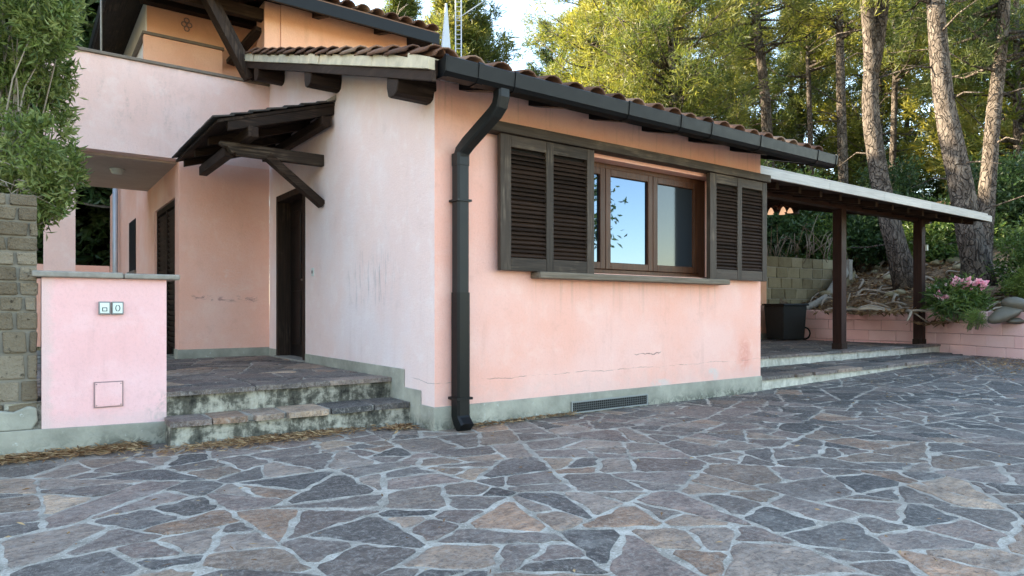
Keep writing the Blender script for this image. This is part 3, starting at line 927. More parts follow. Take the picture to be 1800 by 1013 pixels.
# ---- lintel rail and sliding shutters
r_ = MB(); r_.box(0.47, 4.56, -0.135, -0.001, 2.535, 2.625); r_.build('shutter_rail', M['grey_x'], H, 0.008)
slat_mesh = {}
def shutter(x0, x1, nm):
    o = empty(nm); o.parent = H
    z0, z1 = 1.345, 2.532; y0, y1 = -0.105, -0.055
    sw = 0.115
    xm = (x0 + x1) / 2
    f = MB()
    for (a, c, k) in ((x0, x0 + sw, 's'), (x1 - sw * .8, x1, 's'), (xm - 0.04, xm + 0.045, 's')):
        MB().box(a, c, y0, y1, z0, z1).build('stile', M['grey_z'], o, 0.004)
    for (a, c) in ((x0 + sw, xm - 0.04), (xm + 0.045, x1 - sw * .8)):
        MB().box(a, c, y0 + 0.002, y1, z0, z0 + 0.115).build('rail', M['grey_x'], o, 0.004)
        MB().box(a, c, y0 + 0.002, y1, z1 - 0.105, z1).build('rail', M['grey_x'], o, 0.004)
        L = c - a; key = round(L, 3)
        if key not in slat_mesh:
            slat_mesh[key] = MB().bar((-L / 2, 0, 0), (L / 2, 0, 0), 0.056, 0.011, (0, 0.75, -1)).mesh('slat', M['slat'])
        n = 24
        for k in range(n):
            zz = z0 + 0.13 + (z1 - z0 - 0.25) * (k + 0.35) / n
            q_ = link('slat', slat_mesh[key], o, ((a + c) / 2, (y0 + y1) / 2 + 0.003, zz + random.uniform(-.002, .002))); q_.rotation_euler = (random.uniform(-.09, .09), random.uniform(-.006, .006), 0)
    return o
shutter(0.592, 1.692, 'shutter'); shutter(3.44, 4.52, 'shutter')
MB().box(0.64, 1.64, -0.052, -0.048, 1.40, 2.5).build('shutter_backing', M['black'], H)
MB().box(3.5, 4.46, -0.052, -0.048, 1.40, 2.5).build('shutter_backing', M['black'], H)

# ---- vent grille in the plinth
v = empty('vent_grille'); v.parent = H
f = MB(); VX0, VX1, VZ0, VZ1 = 1.47, 2.52, 0.012, 0.125; yv0, yv1 = -0.032, -0.017
f.box(VX0, VX1, yv0, yv1, VZ0, VZ0 + 0.012); f.box(VX0, VX1, yv0, yv1, VZ1 - 0.012, VZ1); f.box(VX0, VX0 + .014, yv0, yv1, VZ0 + .012, VZ1 - .012); f.box(VX1 - .014, VX1, yv0, yv1, VZ0 + .012, VZ1 - .012)
f.build('frame', M['boxmid'], v)
MB().box(VX0 + .014, VX1 - .014, -0.019, -0.0172, VZ0 + .012, VZ1 - .012).build('opening', M['black'], v)
f = MB(); n = 38
for k in range(1, n): 
    x = VX0 + .014 + (VX1 - VX0 - .028) * k / n; f.box(x - .0035, x + .0035, -0.027, -0.021, VZ0 + .012, VZ1 - .012)
for k in range(1, 4):
    z = VZ0 + .012 + (VZ1 - VZ0 - .024) * k / 4; f.box(VX0 + .014, VX1 - .014, -0.029, -0.0265, z - .003, z + .003)
f.build('mesh', M['boxdark'], v)

# ---- main roof
roof = empty('roof'); roof.parent = H
RX0, RX1, RY0, RY1 = -0.33, 5.02, -0.50, 4.60
def slab(x0, x1, y0, y1, a, b_):
    return [(x0, y0, rz(y0) + a), (x1, y0, rz(y0) + a), (x1, y1, rz(y1) + a), (x0, y1, rz(y1) + a), (x0, y0, rz(y0) + b_), (x1, y0, rz(y0) + b_), (x1, y1, rz(y1) + b_), (x0, y1, rz(y1) + b_)]
MB().hexa(slab(RX0 + .03, RX1 - .03, RY0, RY1, 0.0, 0.03)).build('roof_boarding', M['dark_x'], roof)
MB().hexa(slab(RX0 + .02, RX1 - .02, RY0 - 0.02, RY1, 0.031, 0.10)).build('roof_deck', M['cream'], roof)
MB().hexa(slab(RX0 - 0.02, RX0 + 0.018, RY0 - 0.08, 4.55, -0.075, 0.008)).build('verge_board', M['dark_y'], roof, 0.005)
yy = RY0 - 0.06
while yy < 4.50:
    L_ = min(random.uniform(.26, .38), 4.52 - yy); t0, t1 = random.uniform(.085, .110), random.uniform(.105, .135); ox = random.uniform(-.010, .006)
    a_, b_2 = RX0 - 0.035 + ox, RX0 + 0.022
    MB().hexa([(a_, yy + .003, rz(yy) + .010), (b_2, yy + .003, rz(yy) + .010), (b_2, yy + L_, rz(yy + L_) + .010), (a_, yy + L_, rz(yy + L_) + .010), (a_ + .012, yy + .003, rz(yy) + t0), (b_2, yy + .003, rz(yy) + t0), (b_2, yy + L_, rz(yy + L_) + t1), (a_ + .012, yy + L_, rz(yy + L_) + t1)]).build('verge_mortar', M['cream'], roof, 0.006)
    yy += L_
MB().hexa(slab(RX1 - 0.02, RX1 + 0.02, RY0 - 0.02, 4.5, -0.045, 0.10)).build('verge_board', M['dark_y'], roof, 0.005)
MB().box(RX0 + 0.02, RX1 - 0.02, RY0 - 0.022, RY0 - 0.002, rz(RY0) - 0.035, rz(RY0) + 0.085).build('eave_board', M['dark_x'], roof)
# barrel tiles
TL = 0.40; PIT = 0.31; RAISE = 0.080
slope = math.atan(0.31)
def barrel(r0, r1, L, t=0.014, n=7, up=True, lift=0.02):
    vs = []; fs = []
    for (yy, r, zo) in ((0.0, r0, lift), (L, r1, 0.0)):
        for rr in (r, r - t):
            for k in range(n):
                a = math.pi * k / (n - 1)
                z = rr * math.sin(a) * 0.75
                vs.append((rr * math.cos(a), yy, zo + (z if up else -z + r * .75)))
    def idx(e, l, k): return (e * 2 + l) * n + k
    for k in range(n - 1):
        fs.append((idx(0, 0, k), idx(0, 0, k + 1), idx(1, 0, k + 1), idx(1, 0, k)))
        fs.append((idx(0, 1, k + 1), idx(0, 1, k), idx(1, 1, k), idx(1, 1, k + 1)))
        fs.append((idx(0, 0, k + 1), idx(0, 0, k), idx(0, 1, k), idx(0, 1, k + 1)))
    fs.append((idx(0, 0, 0), idx(1, 0, 0), idx(1, 1, 0), idx(0, 1, 0))); fs.append((idx(0, 0, n - 1), idx(0, 1, n - 1), idx(1, 1, n - 1), idx(1, 0, n - 1)))
    return vs, fs
cv, cf = barrel(0.105, 0.085, TL); pv, pf = barrel(0.11, 0.095, TL, up=False)
cover_me = MB().add(cv, cf, True).mesh('roof_tile', M['tile']); pan_me = MB().add(pv, pf, True).mesh('roof_tile', M['tile'])
def put_tile(me, x, y, up, parent, jx=0.008):
    o = link('roof_tile', me, parent, (x + random.uniform(-jx, jx), y + random.uniform(-.012, .012), rz(y) + up + random.uniform(-.004, .006)))
    o.rotation_euler = (slope, random.uniform(-.04, .04), random.uniform(-.03, .03))
    return o
rows = 15; SP = 0.252; ncol = 21
SV = []; SF = []
def stuff_tile(vs, fs, x, y, up):
    b_ = len(SV); c_, s_2 = math.cos(slope), math.sin(slope)
    for q_ in vs: SV.append((x + q_[0] + 0, y + q_[1] * c_ - q_[2] * s_2, rz(y) + up + q_[1] * s_2 + q_[2] * c_))
    for f_ in fs: SF.append([b_ + k for k in f_])
for j in range(rows):
    y = RY0 - 0.07 + j * PIT * 1.02
    if y > 4.35: break
    for i in range(ncol):
        x = RX0 + 0.10 + i * SP
        if j < 2 or i == 0:
            put_tile(cover_me, x, y, RAISE + .012, roof)
            if j < 2: put_tile(pan_me, x + SP / 2, y, RAISE - 0.055, roof)
            else: stuff_tile(pv, pf, x + SP / 2, y, RAISE - 0.055)
        else:
            stuff_tile(cv, cf, x, y, RAISE + .012); stuff_tile(pv, pf, x + SP / 2, y, RAISE - 0.055)
o = link('upper_tiles', MB().add(SV, SF, True).mesh('upper_tiles', M['tile']), roof); o['kind'] = 'stuff'
# half-round verge tiles lapped along the gable edge
vme_v, vme_f = barrel(0.085, 0.07, 0.40, n=6, lift=0.035)
vme = MB().add(vme_v, vme_f, True).mesh('verge_tile', M['tile'])
for k in range(15):
    y = RY0 - 0.05 + k * 0.327
    o = link('verge_tile', vme, roof, (RX0 + 0.025, y, rz(y) + 0.100)); o.rotation_euler = (slope, random.uniform(-.05, .05), random.uniform(-.04, .04))
# purlins poking out of the gable, rafter tails under the gutter
for yc in (0.10, 2.10, 4.02):
    z = rz(yc)
    pr = MB(); prof = [(-0.10, -0.005), (-0.105, -0.13), (-0.08, -0.205), (-0.035, -0.225), (0.035, -0.225), (0.08, -0.205), (0.105, -0.13), (0.10, -0.005)]
    pr.prism([(yc + a, z + c + 0.31 * a * 0) for a, c in prof], 'x', -0.335, 0.02)
    pr.build('purlin', M['dark_x'], H, 0.01)
for k in range(7):
    x = 0.28 + k * 0.74
    MB().hexa([(x - .045, -0.47, rz(-.47) - 0.04), (x + .045, -0.47, rz(-.47) - 0.04), (x + .045, -0.001, rz(0) - 0.055), (x - .045, -0.001, rz(0) - 0.055), (x - .045, -0.47, rz(-.47) - .001), (x + .045, -0.47, rz(-.47) - .001), (x + .045, -0.001, rz(0) - .001), (x - .045, -0.001, rz(0) - .001)]).build('rafter_tail', M['casing'], H)
# gutter
gu = empty('gutter'); gu.parent = H
GX0, GX1 = -0.26, 5.14
prof = [(-0.485, 2.847), (-0.485, 2.742), (-0.505, 2.714), (-0.60, 2.714), (-0.628, 2.742), (-0.640, 2.847), (-0.628, 2.857), (-0.622, 2.847), (-0.615, 2.752), (-0.595, 2.728), (-0.51, 2.728), (-0.497, 2.752), (-0.497, 2.847)]
MB().prism(prof, 'x', GX0, GX1).build('trough', M['gutter'], gu)
big = [(-0.479, 2.842), (-0.479, 2.740), (-0.502, 2.707), (-0.603, 2.707), (-0.635, 2.740), (-0.648, 2.847), (-0.634, 2.864), (-0.60, 2.842)]
for x, wd in ((GX0, 0.02), (0.02, 0.05), (0.36, 0.04), (1.62, 0.035), (2.32, 0.035), (2.78, 0.03), (3.6, 0.035), (4.72, 0.035), (GX1 - 0.02, 0.022)):
    MB().prism(big, 'x', x, x + wd).build('joint_clip', M['gutter'], gu)
MB().prism(big, 'x', -0.268, -0.255).build('end_cap', M['gutter'], gu)
# downpipe
dp = empty('downpipe'); dp.parent = H
def rect_sweep(pts, w_, d_):
    m_ = MB(); vs = []; fs = []
    c_ = 0.28
    prof = [(-1 + c_, -1), (1 - c_, -1), (1, -1 + c_), (1, 1 - c_), (1 - c_, 1), (-1 + c_, 1), (-1, 1 - c_), (-1, -1 + c_)]
    n = len(prof)
    pts = [Vector(q_) for q_ in pts]
    for i, q_ in enumerate(pts):
        dd = (pts[min(i + 1, len(pts) - 1)] - pts[max(i - 1, 0)]).normalized()
        sx = Vector((1, 0, 0)); sx = (sx - dd * sx.dot(dd)).normalized(); sy = dd.cross(sx).normalized()
        for a, b_ in prof: vs.append(q_ + sx * (a * w_ / 2) + sy * (b_ * d_ / 2))
    for i in range(len(pts) - 1):
        for k in range(n):
            k2 = (k + 1) % n; fs.append((i * n + k, i * n + k2, (i + 1) * n + k2, (i + 1) * n + k))
    fs.append(tuple(range(n))); fs.append(tuple(range((len(pts) - 1) * n, len(pts) * n)))
    return m_.add(vs, fs)
PX = 0.205
rect_sweep([(0.285, -0.555, 2.76), (0.285, -0.555, 2.665), (0.282, -0.535, 2.605), (0.275, -0.485, 2.56), (0.225, -0.165, 2.375), (0.21, -0.10, 2.32), (PX, -0.075, 2.25)], 0.105, 0.105).build('swan_neck', M['pipe'], dp)
rect_sweep([(PX, -0.075, 2.30), (PX, -0.075, 1.12)], 0.112, 0.112).build('pipe', M['pipe'], dp)
rect_sweep([(PX, -0.075, 2.30), (PX, -0.075, 2.20)], 0.12, 0.12).build('collar', M['pipe'], dp)
rect_sweep([(PX, -0.077, 1.145), (PX, -0.077, 0.26)], 0.126, 0.122).build('casing', M['casing'], dp)
rect_sweep([(PX, -0.075, 0.27), (PX, -0.078, 0.12), (PX, -0.10, 0.075), (PX, -0.155, 0.022)], 0.124, 0.124).build('shoe', M['casing'], dp)
f = MB(); f.box(PX - 0.078, PX + 0.078, -0.145, -0.002, 0.255, 0.275); f.build('clamp', M['gutter'], dp)
f = MB(); f.box(PX - 0.07, PX + 0.07, -0.142, -0.002, 1.9, 1.918); f.build('clamp', M['pipe'], dp)

# ---- timber canopy over the entrance
cn = empty('door_canopy'); cn.parent = H
CY0, CY1 = 2.17, 4.42
def cz(x): return 3.255 + 0.315 * x       # x negative outwards
def cslab(x0, x1, y0, y1, a, b_):
    return [(x0, y0, cz(x0) + a), (x1, y0, cz(x1) + a), (x1, y1, cz(x1) + a), (x0, y1, cz(x0) + a), (x0, y0, cz(x0) + b_), (x1, y0, cz(x1) + b_), (x1, y1, cz(x1) + b_), (x0, y1, cz(x0) + b_)]
MB().hexa(cslab(-1.20, -0.002, CY0 + 0.02, CY1, -0.03, 0.0)).build('boarding', M['dark_y'], cn)
nr = 7
for j in range(nr):
    x1 = -0.005 - j * (1.215 / nr); x0 = x1 - 0.205
    y = CY0 - 0.01
    while y < CY1 - 0.05:
        L = min(random.uniform(0.18, 0.26), CY1 - y)
        up = 0.006 + random.uniform(0, .006)
        MB().hexa([(x0, y, cz(x0) + up + .016), (x1, y, cz(x1) + up), (x1, y + L - .006, cz(x1) + up), (x0, y + L - .006, cz(x0) + up + .016),
                   (x0, y, cz(x0) + up + .032), (x1, y, cz(x1) + up + .012), (x1, y + L - .006, cz(x1) + up + .012), (x0, y + L - .006, cz(x0) + up + .032)]).build('shingle', M['shingle'], cn)
        y += L
MB().hexa([(-0.10, CY0 - .02, 3.24), (-0.001, CY0 - .02, 3.28), (-0.001, CY1, 3.28), (-0.10, CY1, 3.24), (-0.10, CY0 - .02, 3.262), (-0.001, CY0 - .02, 3.335), (-0.001, CY1, 3.335), (-0.10, CY1, 3.262)]).build('flashing', M['cap'], cn)
MB().hexa(cslab(-1.10, -0.004, CY0 + .03, CY0 + 0.075, -0.125, -0.031)).build('verge_rafter', M['dark_x'], cn, 0.004)
for y in (2.95, 3.65, 4.3): MB().hexa(cslab(-1.12, -0.004, y, y + 0.07, -0.115, -0.031)).build('rafter', M['dark_x'], cn, 0.004)
for x, zz in ((-0.86, -0.116), (-0.10, -0.126)):
    MB().box(x - 0.05, x + 0.05, CY0 + 0.0, CY1, cz(x) - 0.235, cz(x) + zz - .01).build('purlin', M['dark_y'], cn, 0.008)
for yb in (2.55,):
    bz = cz(-0.86) - 0.238
    prof = [(-0.003, bz + 0.0), (-0.003, bz - 0.125), (-0.93, bz - 0.125), (-0.955, bz - 0.10), (-0.985, bz - 0.112), (-1.01, bz - 0.085), (-1.03, bz - 0.05), (-1.08, bz - 0.045), (-1.10, bz - .03), (-1.10, bz - 0.0)]
    MB().prism([(a, c) for a, c in prof], 'y', yb - 0.045, yb + 0.045).build('bracket_beam', M['grey_x'], cn, 0.004)
    if yb < 3: MB().bar((-0.62, yb - 0.0, bz - 0.09), (-0.008, yb, bz - 0.56), 0.085, 0.11, (0, 1, 0)).build('brace', M['dark_x'], cn, 0.004)
MB().box(-1.04, -0.95, 2.60, 3.86, bz - 0.135, bz - 0.03).build('eave_beam', M['dark_y'], cn, 0.005)

# ---- upper storey
u = MB(); u.box(0.16, 2.1, 4.602, 4.85, 4.05, 5.25); u.build('upper_wall', M['upper'], H)
MB().box(-0.06, 0.158, 4.62, 5.0, 4.02, 5.25).build('corner_pier', M['upper'], H)
MB().box(-1.36, 2.1, 5.62, 9.5, 3.4, 5.35).build('upper_block', M['upper'], H)
MB().box(-1.375, -1.361, 5.615, 9.5, 3.4, 5.35).build('upper_side_wall', M['lit_side'], H)  # thin skin, lighter than the block to show the lit side
MB().box(-1.41, -0.40, 5.53, 5.62, 3.4, 4.77).build('lower_facing', M['upper'], H)
MB().box(-1.43, -0.38, 5.50, 5.62, 4.772, 4.81).build('ledge', M['capbrown'], H, 0.004)
MB().box(-1.43, -1.376, 5.621, 8.6, 4.772, 4.81).build('ledge', M['capbrown'], H, 0.004)
MB().box(-2.5, -0.1, 4.83, 5.5, 3.051, 3.3).build('balcony_floor', M['cap'], H)
# small cast vent ornament: a round rosette over a cross
ov = empty('wall_vent'); ov.parent = H
for (a, c) in ((-0.035, 0), (0.035, 0), (0, 0.06), (0, -0.06)):
    f = MB(); f.tube([(-0.86 + a + 0.033 * math.cos(t), 5.605, 5.06 + c + 0.033 * math.sin(t)) for t in np.linspace(0, 6.28, 11)], 0.008, 5); f.build('ring', M['hatchedge'], ov)
# hipped upper roof
ur = empty('upper_roof'); ur.parent = H
EX0, EX1, EY0, EY1, EZ = -1.86, 2.42, 4.16, 10.2, 5.16
k_ = 0.30; run = 2.0
inner = [(EX0 + run, EY0 + run, EZ + k_ * run), (EX1 - run, EY0 + run, EZ + k_ * run), (EX1 - run, EY1 - run, EZ + k_ * run), (EX0 + run, EY1 - run, EZ + k_ * run)]
outer = [(EX0, EY0, EZ), (EX1, EY0, EZ), (EX1, EY1, EZ), (EX0, EY1, EZ)]
def hip(off):
    a = [(x, y, z + off) for x, y, z in outer] + [(x, y, z + off) for x, y, z in inner]
    return a
t_ = MB(); t_.add(hip(0.0) + hip(0.05), [(0, 4, 5, 1), (1, 5, 6, 2), (2, 6, 7, 3), (3, 7, 4, 0), (4, 7, 6, 5), (8, 9, 13, 12), (9, 10, 14, 13), (10, 11, 15, 14), (11, 8, 12, 15), (12, 13, 14, 15), (0, 1, 9, 8), (1, 2, 10, 9), (2, 3, 11, 10), (3, 0, 8, 11)])
t_.build('roof_boarding', M['dark_y'], ur)
MB().add(hip(0.052) + hip(0.10), [(0, 4, 5, 1), (1, 5, 6, 2), (2, 6, 7, 3), (3, 7, 4, 0), (8, 9, 13, 12), (9, 10, 14, 13), (10, 11, 15, 14), (11, 8, 12, 15), (12, 13, 14, 15), (0, 1, 9, 8), (1, 2, 10, 9), (2, 3, 11, 10), (3, 0, 8, 11)]).build('roof_cover', M['tile'], ur)
MB().box(EX0 - .03, EX1, EY0 - 0.035, EY0 - 0.001, EZ - 0.10, EZ + 0.07).build('fascia', M['gutter'], ur, 0.006)
MB().box(EX0 - .035, EX0 - 0.001, EY0, EY1, EZ - 0.10, EZ + 0.07).build('fascia', M['gutter'], ur, 0.006)
for k in range(4):
    x = -1.3 + k * 0.95
    MB().hexa([(x, EY0 + .03, EZ - 0.10), (x + .09, EY0 + .03, EZ - 0.10), (x + .09, 5.62, EZ + k_ * 1.4 - .12), (x, 5.62, EZ + k_ * 1.4 - .12), (x, EY0 + .03, EZ), (x + .09, EY0 + .03, EZ), (x + .09, 5.62, EZ + k_ * 1.4), (x, 5.62, EZ + k_ * 1.4)]).build('rafter', M['dark_y'], ur)
for k in range(19):
    x = -1.75 + k * 0.225
    o = link('roof_tile', cover_me, ur, (x, EY0 - 0.04, EZ + 0.09)); o.rotation_euler = (math.atan(k_), random.uniform(-.04, .04), random.uniform(-.03, .03))
MB().bar((-0.30, 4.50, 4.09), (-0.84, 4.50, 5.05), 0.09, 0.20, (0, 1, 0)).build('timber_brace', M['dark_z'], ur, 0.006)
MB().bar((-0.20, 4.61, 4.118), (-0.72, 4.61, 5.05), 0.09, 0.20, (0, 1, 0)).build('timber_brace', M['dark_z'], ur, 0.006)
MB().bar((-0.09, 4.75, 4.90), (-0.30, 5.5, 4.60), 0.07, 0.12, (1, 0, 0)).build('timber_brace', M['dark_y'], ur, 0.006)
MB().box(-1.45, 0.15, 5.44, 5.60, 5.20, 5.46).build('wall_plate', M['dark_x'], ur, 0.006)
MB().box(-1.8, 0.15, 4.66, 4.78, 5.0, 5.155).build('wall_plate', M['dark_x'], ur, 0.006)
MB().tube([(EX0 - 0.06, 5.4, 5.1), (EX0 - 0.06, 5.4, 3.9)], 0.012, 8).build('rain_pipe', M['cap'], ur)
# tapered metal flue and ladder-like aerial mast behind the tiles
MB().hexa([(2.12, 4.62, 3.0), (4.54, 4.62, 3.0), (4.54, 9.0, 3.0), (2.12, 9.0, 3.0), (2.12, 4.62, 4.33), (4.54, 4.62, 4.33), (4.54, 9.0, 3.2), (2.12, 9.0, 3.2)]).build('rear_roof', M['tile'], H)
fl_ = MB(); fl_.hexa([(3.58, 6.40, 3.6), (4.06, 6.20, 3.6), (4.06, 6.58, 3.6), (3.62, 6.62, 3.6), (3.86, 6.40, 6.92), (3.885, 6.39, 6.92), (3.885, 6.42, 6.92), (3.86, 6.42, 6.92)])
fl_.build('flue', M['metalgrey'], ur)
ae = MB(); A0 = Vector((4.02, 6.30, 3.6)); 
for dx in (0, 0.09): ae.tube([A0 + Vector((dx, -dx * .7, 0)), A0 + Vector((dx, -dx * .7, 3.75))], 0.012, 6)
for k in range(14): ae.tube([A0 + Vector((0, 0, 2.45 + k * .09)), A0 + Vector((0.09, -0.063, 2.45 + k * .09))], 0.008, 5)
ae.tube([A0 + Vector((0, 0, 3.0)), A0 + Vector((0.42, -0.3, 3.35))], 0.01, 5)
ae.build('aerial_mast', M['metalgrey'], ur)

# ================================================================== GARDEN WALLS
def block_wall(name, p0, p1, z0f, courses, thick, lens, mat, jmat, label, cat, jit=0.006, gap=0.010, proud=0.0, notch=None, cap=None):
    """courses: list of heights; blocks laid in half bond, each its own piece, in front of a recessed joint core"""
    root = empty(name, p0)
    tag(root, label, cat)
    p0 = Vector(p0); p1 = Vector(p1); d = (p1 - p0); L = d.length; d.normalize(); n = Vector((d.y, -d.x, 0))
    def W3(s_, t_, z): return p0 + d * s_ + n * t_ + Vector((0, 0, z - p0.z))
    core = MB(); zt = z0f + sum(courses)
    core.hexa([W3(0.01, -thick, z0f - .1), W3(L - .01, -thick, z0f - .1), W3(L - .01, -0.014, z0f - .1), W3(0.01, -0.014, z0f - .1), W3(0.01, -thick, zt - .01), W3(L - .01, -thick, zt - .01), W3(L - .01, -0.014, zt - .01), W3(0.01, -0.014, zt - .01)])
    core.build('core', jmat, root)
    z = z0f
    for ci, h in enumerate(courses):
        s_ = 0.0; first = True
        while s_ < L - 0.02:
            bl = random.uniform(*lens)
            if first and ci % 2: bl *= 0.5
            first = False
            bl = min(bl, L - s_)
            if L - s_ - bl < lens[0] * 0.3: bl = L - s_
            g_ = gap / 2; j = lambda: random.uniform(-jit, jit)
            a, c = s_ + g_, s_ + bl - g_; lo, hi = z + g_, z + h - g_
            if not (notch and notch(a, c, lo)):
                b = MB(); t0 = -thick * .9; pr = random.uniform(0, jit) + proud
                b.hexa([W3(a + j(), pr + j(), lo), W3(c + j(), pr + j(), lo), W3(c, t0, lo), W3(a, t0, lo), W3(a + j(), pr + j(), hi), W3(c + j(), pr + j(), hi), W3(c, t0, hi), W3(a, t0, hi)])
                b.build('block', mat, root, min(0.012, h * .08), 2)
            s_ += bl
        z += h
    return root

# low pink wall with the meter boxes, left of the porch steps
lw = empty('meter_wall', (-2.25, 0.75, 0)); tag(lw, 'low pink stucco wall with stone coping and two meter boxes left of the porch steps', 'wall')
MB().box(-2.645, -1.875, 0.75, 1.02, -0.05, 1.225).build('wall_body', M['lowwall'], lw)
c_ = MB(); c_.box(-2.70, -2.16, 0.70, 1.07, 1.226, 1.268); c_.build('coping_slab', M['cap'], lw, 0.01)
c_ = MB(); c_.box(-2.155, -1.79, 0.695, 1.07, 1.226, 1.264); c_.build('coping_slab', M['cap'], lw, 0.01)
p = MB(); p.prism([(-4.6, -0.05), (-1.868, -0.05), (-1.868, 0.165), (-2.64, 0.185), (-4.6, 0.21)], 'y', 0.733, 0.749); p.box(-1.874, -1.868, 0.749, 1.02, -.05, .165)
p.build('plinth', M['plinth'], lw, 0.004, 1)
for (x0, x1, pat) in ((-2.313, -2.240, 0), (-2.233, -2.158, 1)):
    MB().box(x0, x1, 0.722, 0.7495, 0.967, 1.06).build('meter_box', M['boxmid'], lw, 0.004)
    MB().box(x0 + .008, x1 - .008, 0.7175, 0.7225, 0.977, 1.05).build('box_lid', M['boxpale'], lw, 0.003)
    xm = (x0 + x1) / 2
    if pat == 0:
        MB().box(xm - .016, xm + .016, 0.7135, 0.718, 0.990, 1.018).build('keyhole', M['boxdark'], lw, 0.002)
        MB().box(xm - .010, xm + .010, 0.711, 0.7138, 0.995, 1.012).build('keyhole_cover', M['boxpale'], lw)
    else:
        f = MB(); f.tube([(xm + 0.013 * math.cos(t), 0.7165, 1.013 + 0.022 * math.sin(t)) for t in np.linspace(0, 2 * math.pi, 17)], 0.003, 6); f.build('button_ring', M['boxdark'], lw)
f = MB(); f.box(-2.341, -2.158, 0.741, 0.7495, 0.301, 0.487); f.build('hatch_frame', M['hatchedge'], lw, 0.002)
MB().box(-2.333, -2.166, 0.736, 0.741, 0.309, 0.479).build('hatch_cover', M['lowwall'], lw, 0.004)
for (x, z) in ((-2.325, 0.318), (-2.174, 0.318), (-2.325, 0.470), (-2.174, 0.470)): MB().lathe([(0.005, -0.002), (0.005, 0.002)], (x, 0.7355, z), 8).build('screw', M['capbrown'], lw)

# rough tufo wall at the left edge, with a cement patch at its foot
tw = block_wall('tufo_wall', (-4.6, 0.80, 0.2), (-2.662, 0.80, 0.2), 0.2, [0.17, 0.15, 0.18, 0.16, 0.13, 0.105, 0.10, 0.105, 0.10, 0.10, 0.105, 0.10, 0.09], 0.30, (0.13, 0.24), M['tufo'], M['tufojoint'], 'rough grey tufo block wall under the overgrown shrub at the left edge', 'wall', 0.009, 0.016)
pp = [(-3.05, 0.19), (-2.70, 0.18), (-2.665, 0.24), (-2.672, 0.33), (-2.72, 0.345), (-2.80, 0.31), (-2.90, 0.33), (-3.05, 0.36), (-3.2, 0.30), (-3.2, 0.2)]
MB().prism(pp, 'y', 0.765, 0.80).build('cement_patch', M['plinth'], tw, 0.012, 2)

# pink painted block wall round the planting bed
pw = block_wall('planter_wall', (12.74, 4.30, 0.1), (12.58, 1.50, 0.1), 0.09, [0.228] * 4, 0.22, (0.60, 0.68), M['pinkblock'], M['pinkjoint'], 'pink painted block wall of the planting bed along the terrace', 'wall', 0.005, 0.009)
pw2 = block_wall('planter_wall', (12.58, 1.50, 0.1), (10.2, -3.40, 0.1), 0.085, [0.222] * 4, 0.22, (0.58, 0.66), M['pinkblock'], M['pinkjoint'], 'pink painted block wall with a stepped top right of the pergola', 'wall', 0.005, 0.009, notch=lambda a, c, lo: lo > 0.70 and a > 1.0)

# old block retaining wall behind the terrace and its sloping pale coping
bw = block_wall('retaining_wall', (8.0, 5.45, 0.2), (15.9, 4.75, 0.2), 0.2, [0.27] * 8, 0.3, (0.40, 0.56), M['tufoback'], M['joint'], 'old yellowish block retaining wall behind the terrace under the shrubs', 'wall', 0.012, 0.012)
cp = MB(); A = Vector((12.85, 4.35, 1.04)); B_ = Vector((14.1, 4.45, 1.33)); C_ = Vector((15.3, 4.55, 2.1))
cp.tube([A + Vector((-.25, 0, 0)), A, A.lerp(B_, .5) + Vector((0, 0, -.03)), B_, B_.lerp(C_, .5), C_], [0.06, 0.075, 0.09, 0.10, 0.12, 0.13], 8)
cpo = cp.build('sloping_coping', M['cap'], bw)
MB().prism([(12.85, 0.2), (15.5, 0.2), (15.5, 2.05), (14.1, 1.28), (12.85, 0.98)], 'y', 4.42, 4.60).build('side_wall', M['tufoback'], bw)
MB().box(15.15, 15.32, 4.40, 4.58, 1.8, 2.35).build('end_post', M['cap'], bw, 0.01)
tp = empty('terrace_pier', (12.1, 5.0, 0.26)); tag(tp, 'pink stucco pier at the back of the terrace beside the dark bin', 'pier')
MB().box(4.545, 12.22, 4.96, 5.12, 0.2, 2.15).build('pier_body', M['upper'], tp)
MB().box(4.545, 12.23, 4.945, 4.96, 0.2, 0.42).build('pier_base', M['plinth'], tp)

# ================================================================== PERGOLA
pg = empty('pergola', (4.6, 1.4, 0.3)); tag(pg, 'timber pergola with dark posts and pale front fascia beside the house', 'pergola')
def pz(y): return 2.745 + 0.20 * (y - 0.35)
for (x, y) in ((9.20, 1.50), (12.19, 1.42)):
    MB().box(x - 0.085, x + 0.085, y - 0.085, y + 0.085, 0.29, pz(y) - 0.10).build('post', M['post_z'], pg, 0.008)
    MB().box(x - 0.095, x + 0.095, y - 0.095, y + 0.095, 0.29, 0.40).build('post_shoe', M['dark_z'], pg, 0.004)
MB().box(4.56, 12.75, 1.41, 1.55, pz(1.5) - 0.16, pz(1.5) - 0.02).build('front_beam', M['post_x'], pg, 0.006)
MB().box(4.56, 12.75, 4.4, 4.56, 3.36, 3.54).build('rear_beam', M['post_x'], pg, 0.006)
MB().box(6.0, 6.14, 1.55, 4.4, 3.22, 3.36).build('tie_beam', M['post_y'], pg, 0.006)
for k in range(15):
    x = 4.7 + k * 0.57
    MB().hexa([(x, 0.62, pz(.62) - .09), (x + .07, 0.62, pz(.62) - .09), (x + .07, 4.9, pz(4.9) - .09), (x, 4.9, pz(4.9) - .09), (x, 0.62, pz(.62)), (x + .07, 0.62, pz(.62)), (x + .07, 4.9, pz(4.9)), (x, 4.9, pz(4.9))]).build('rafter', M['dark_y'], pg)
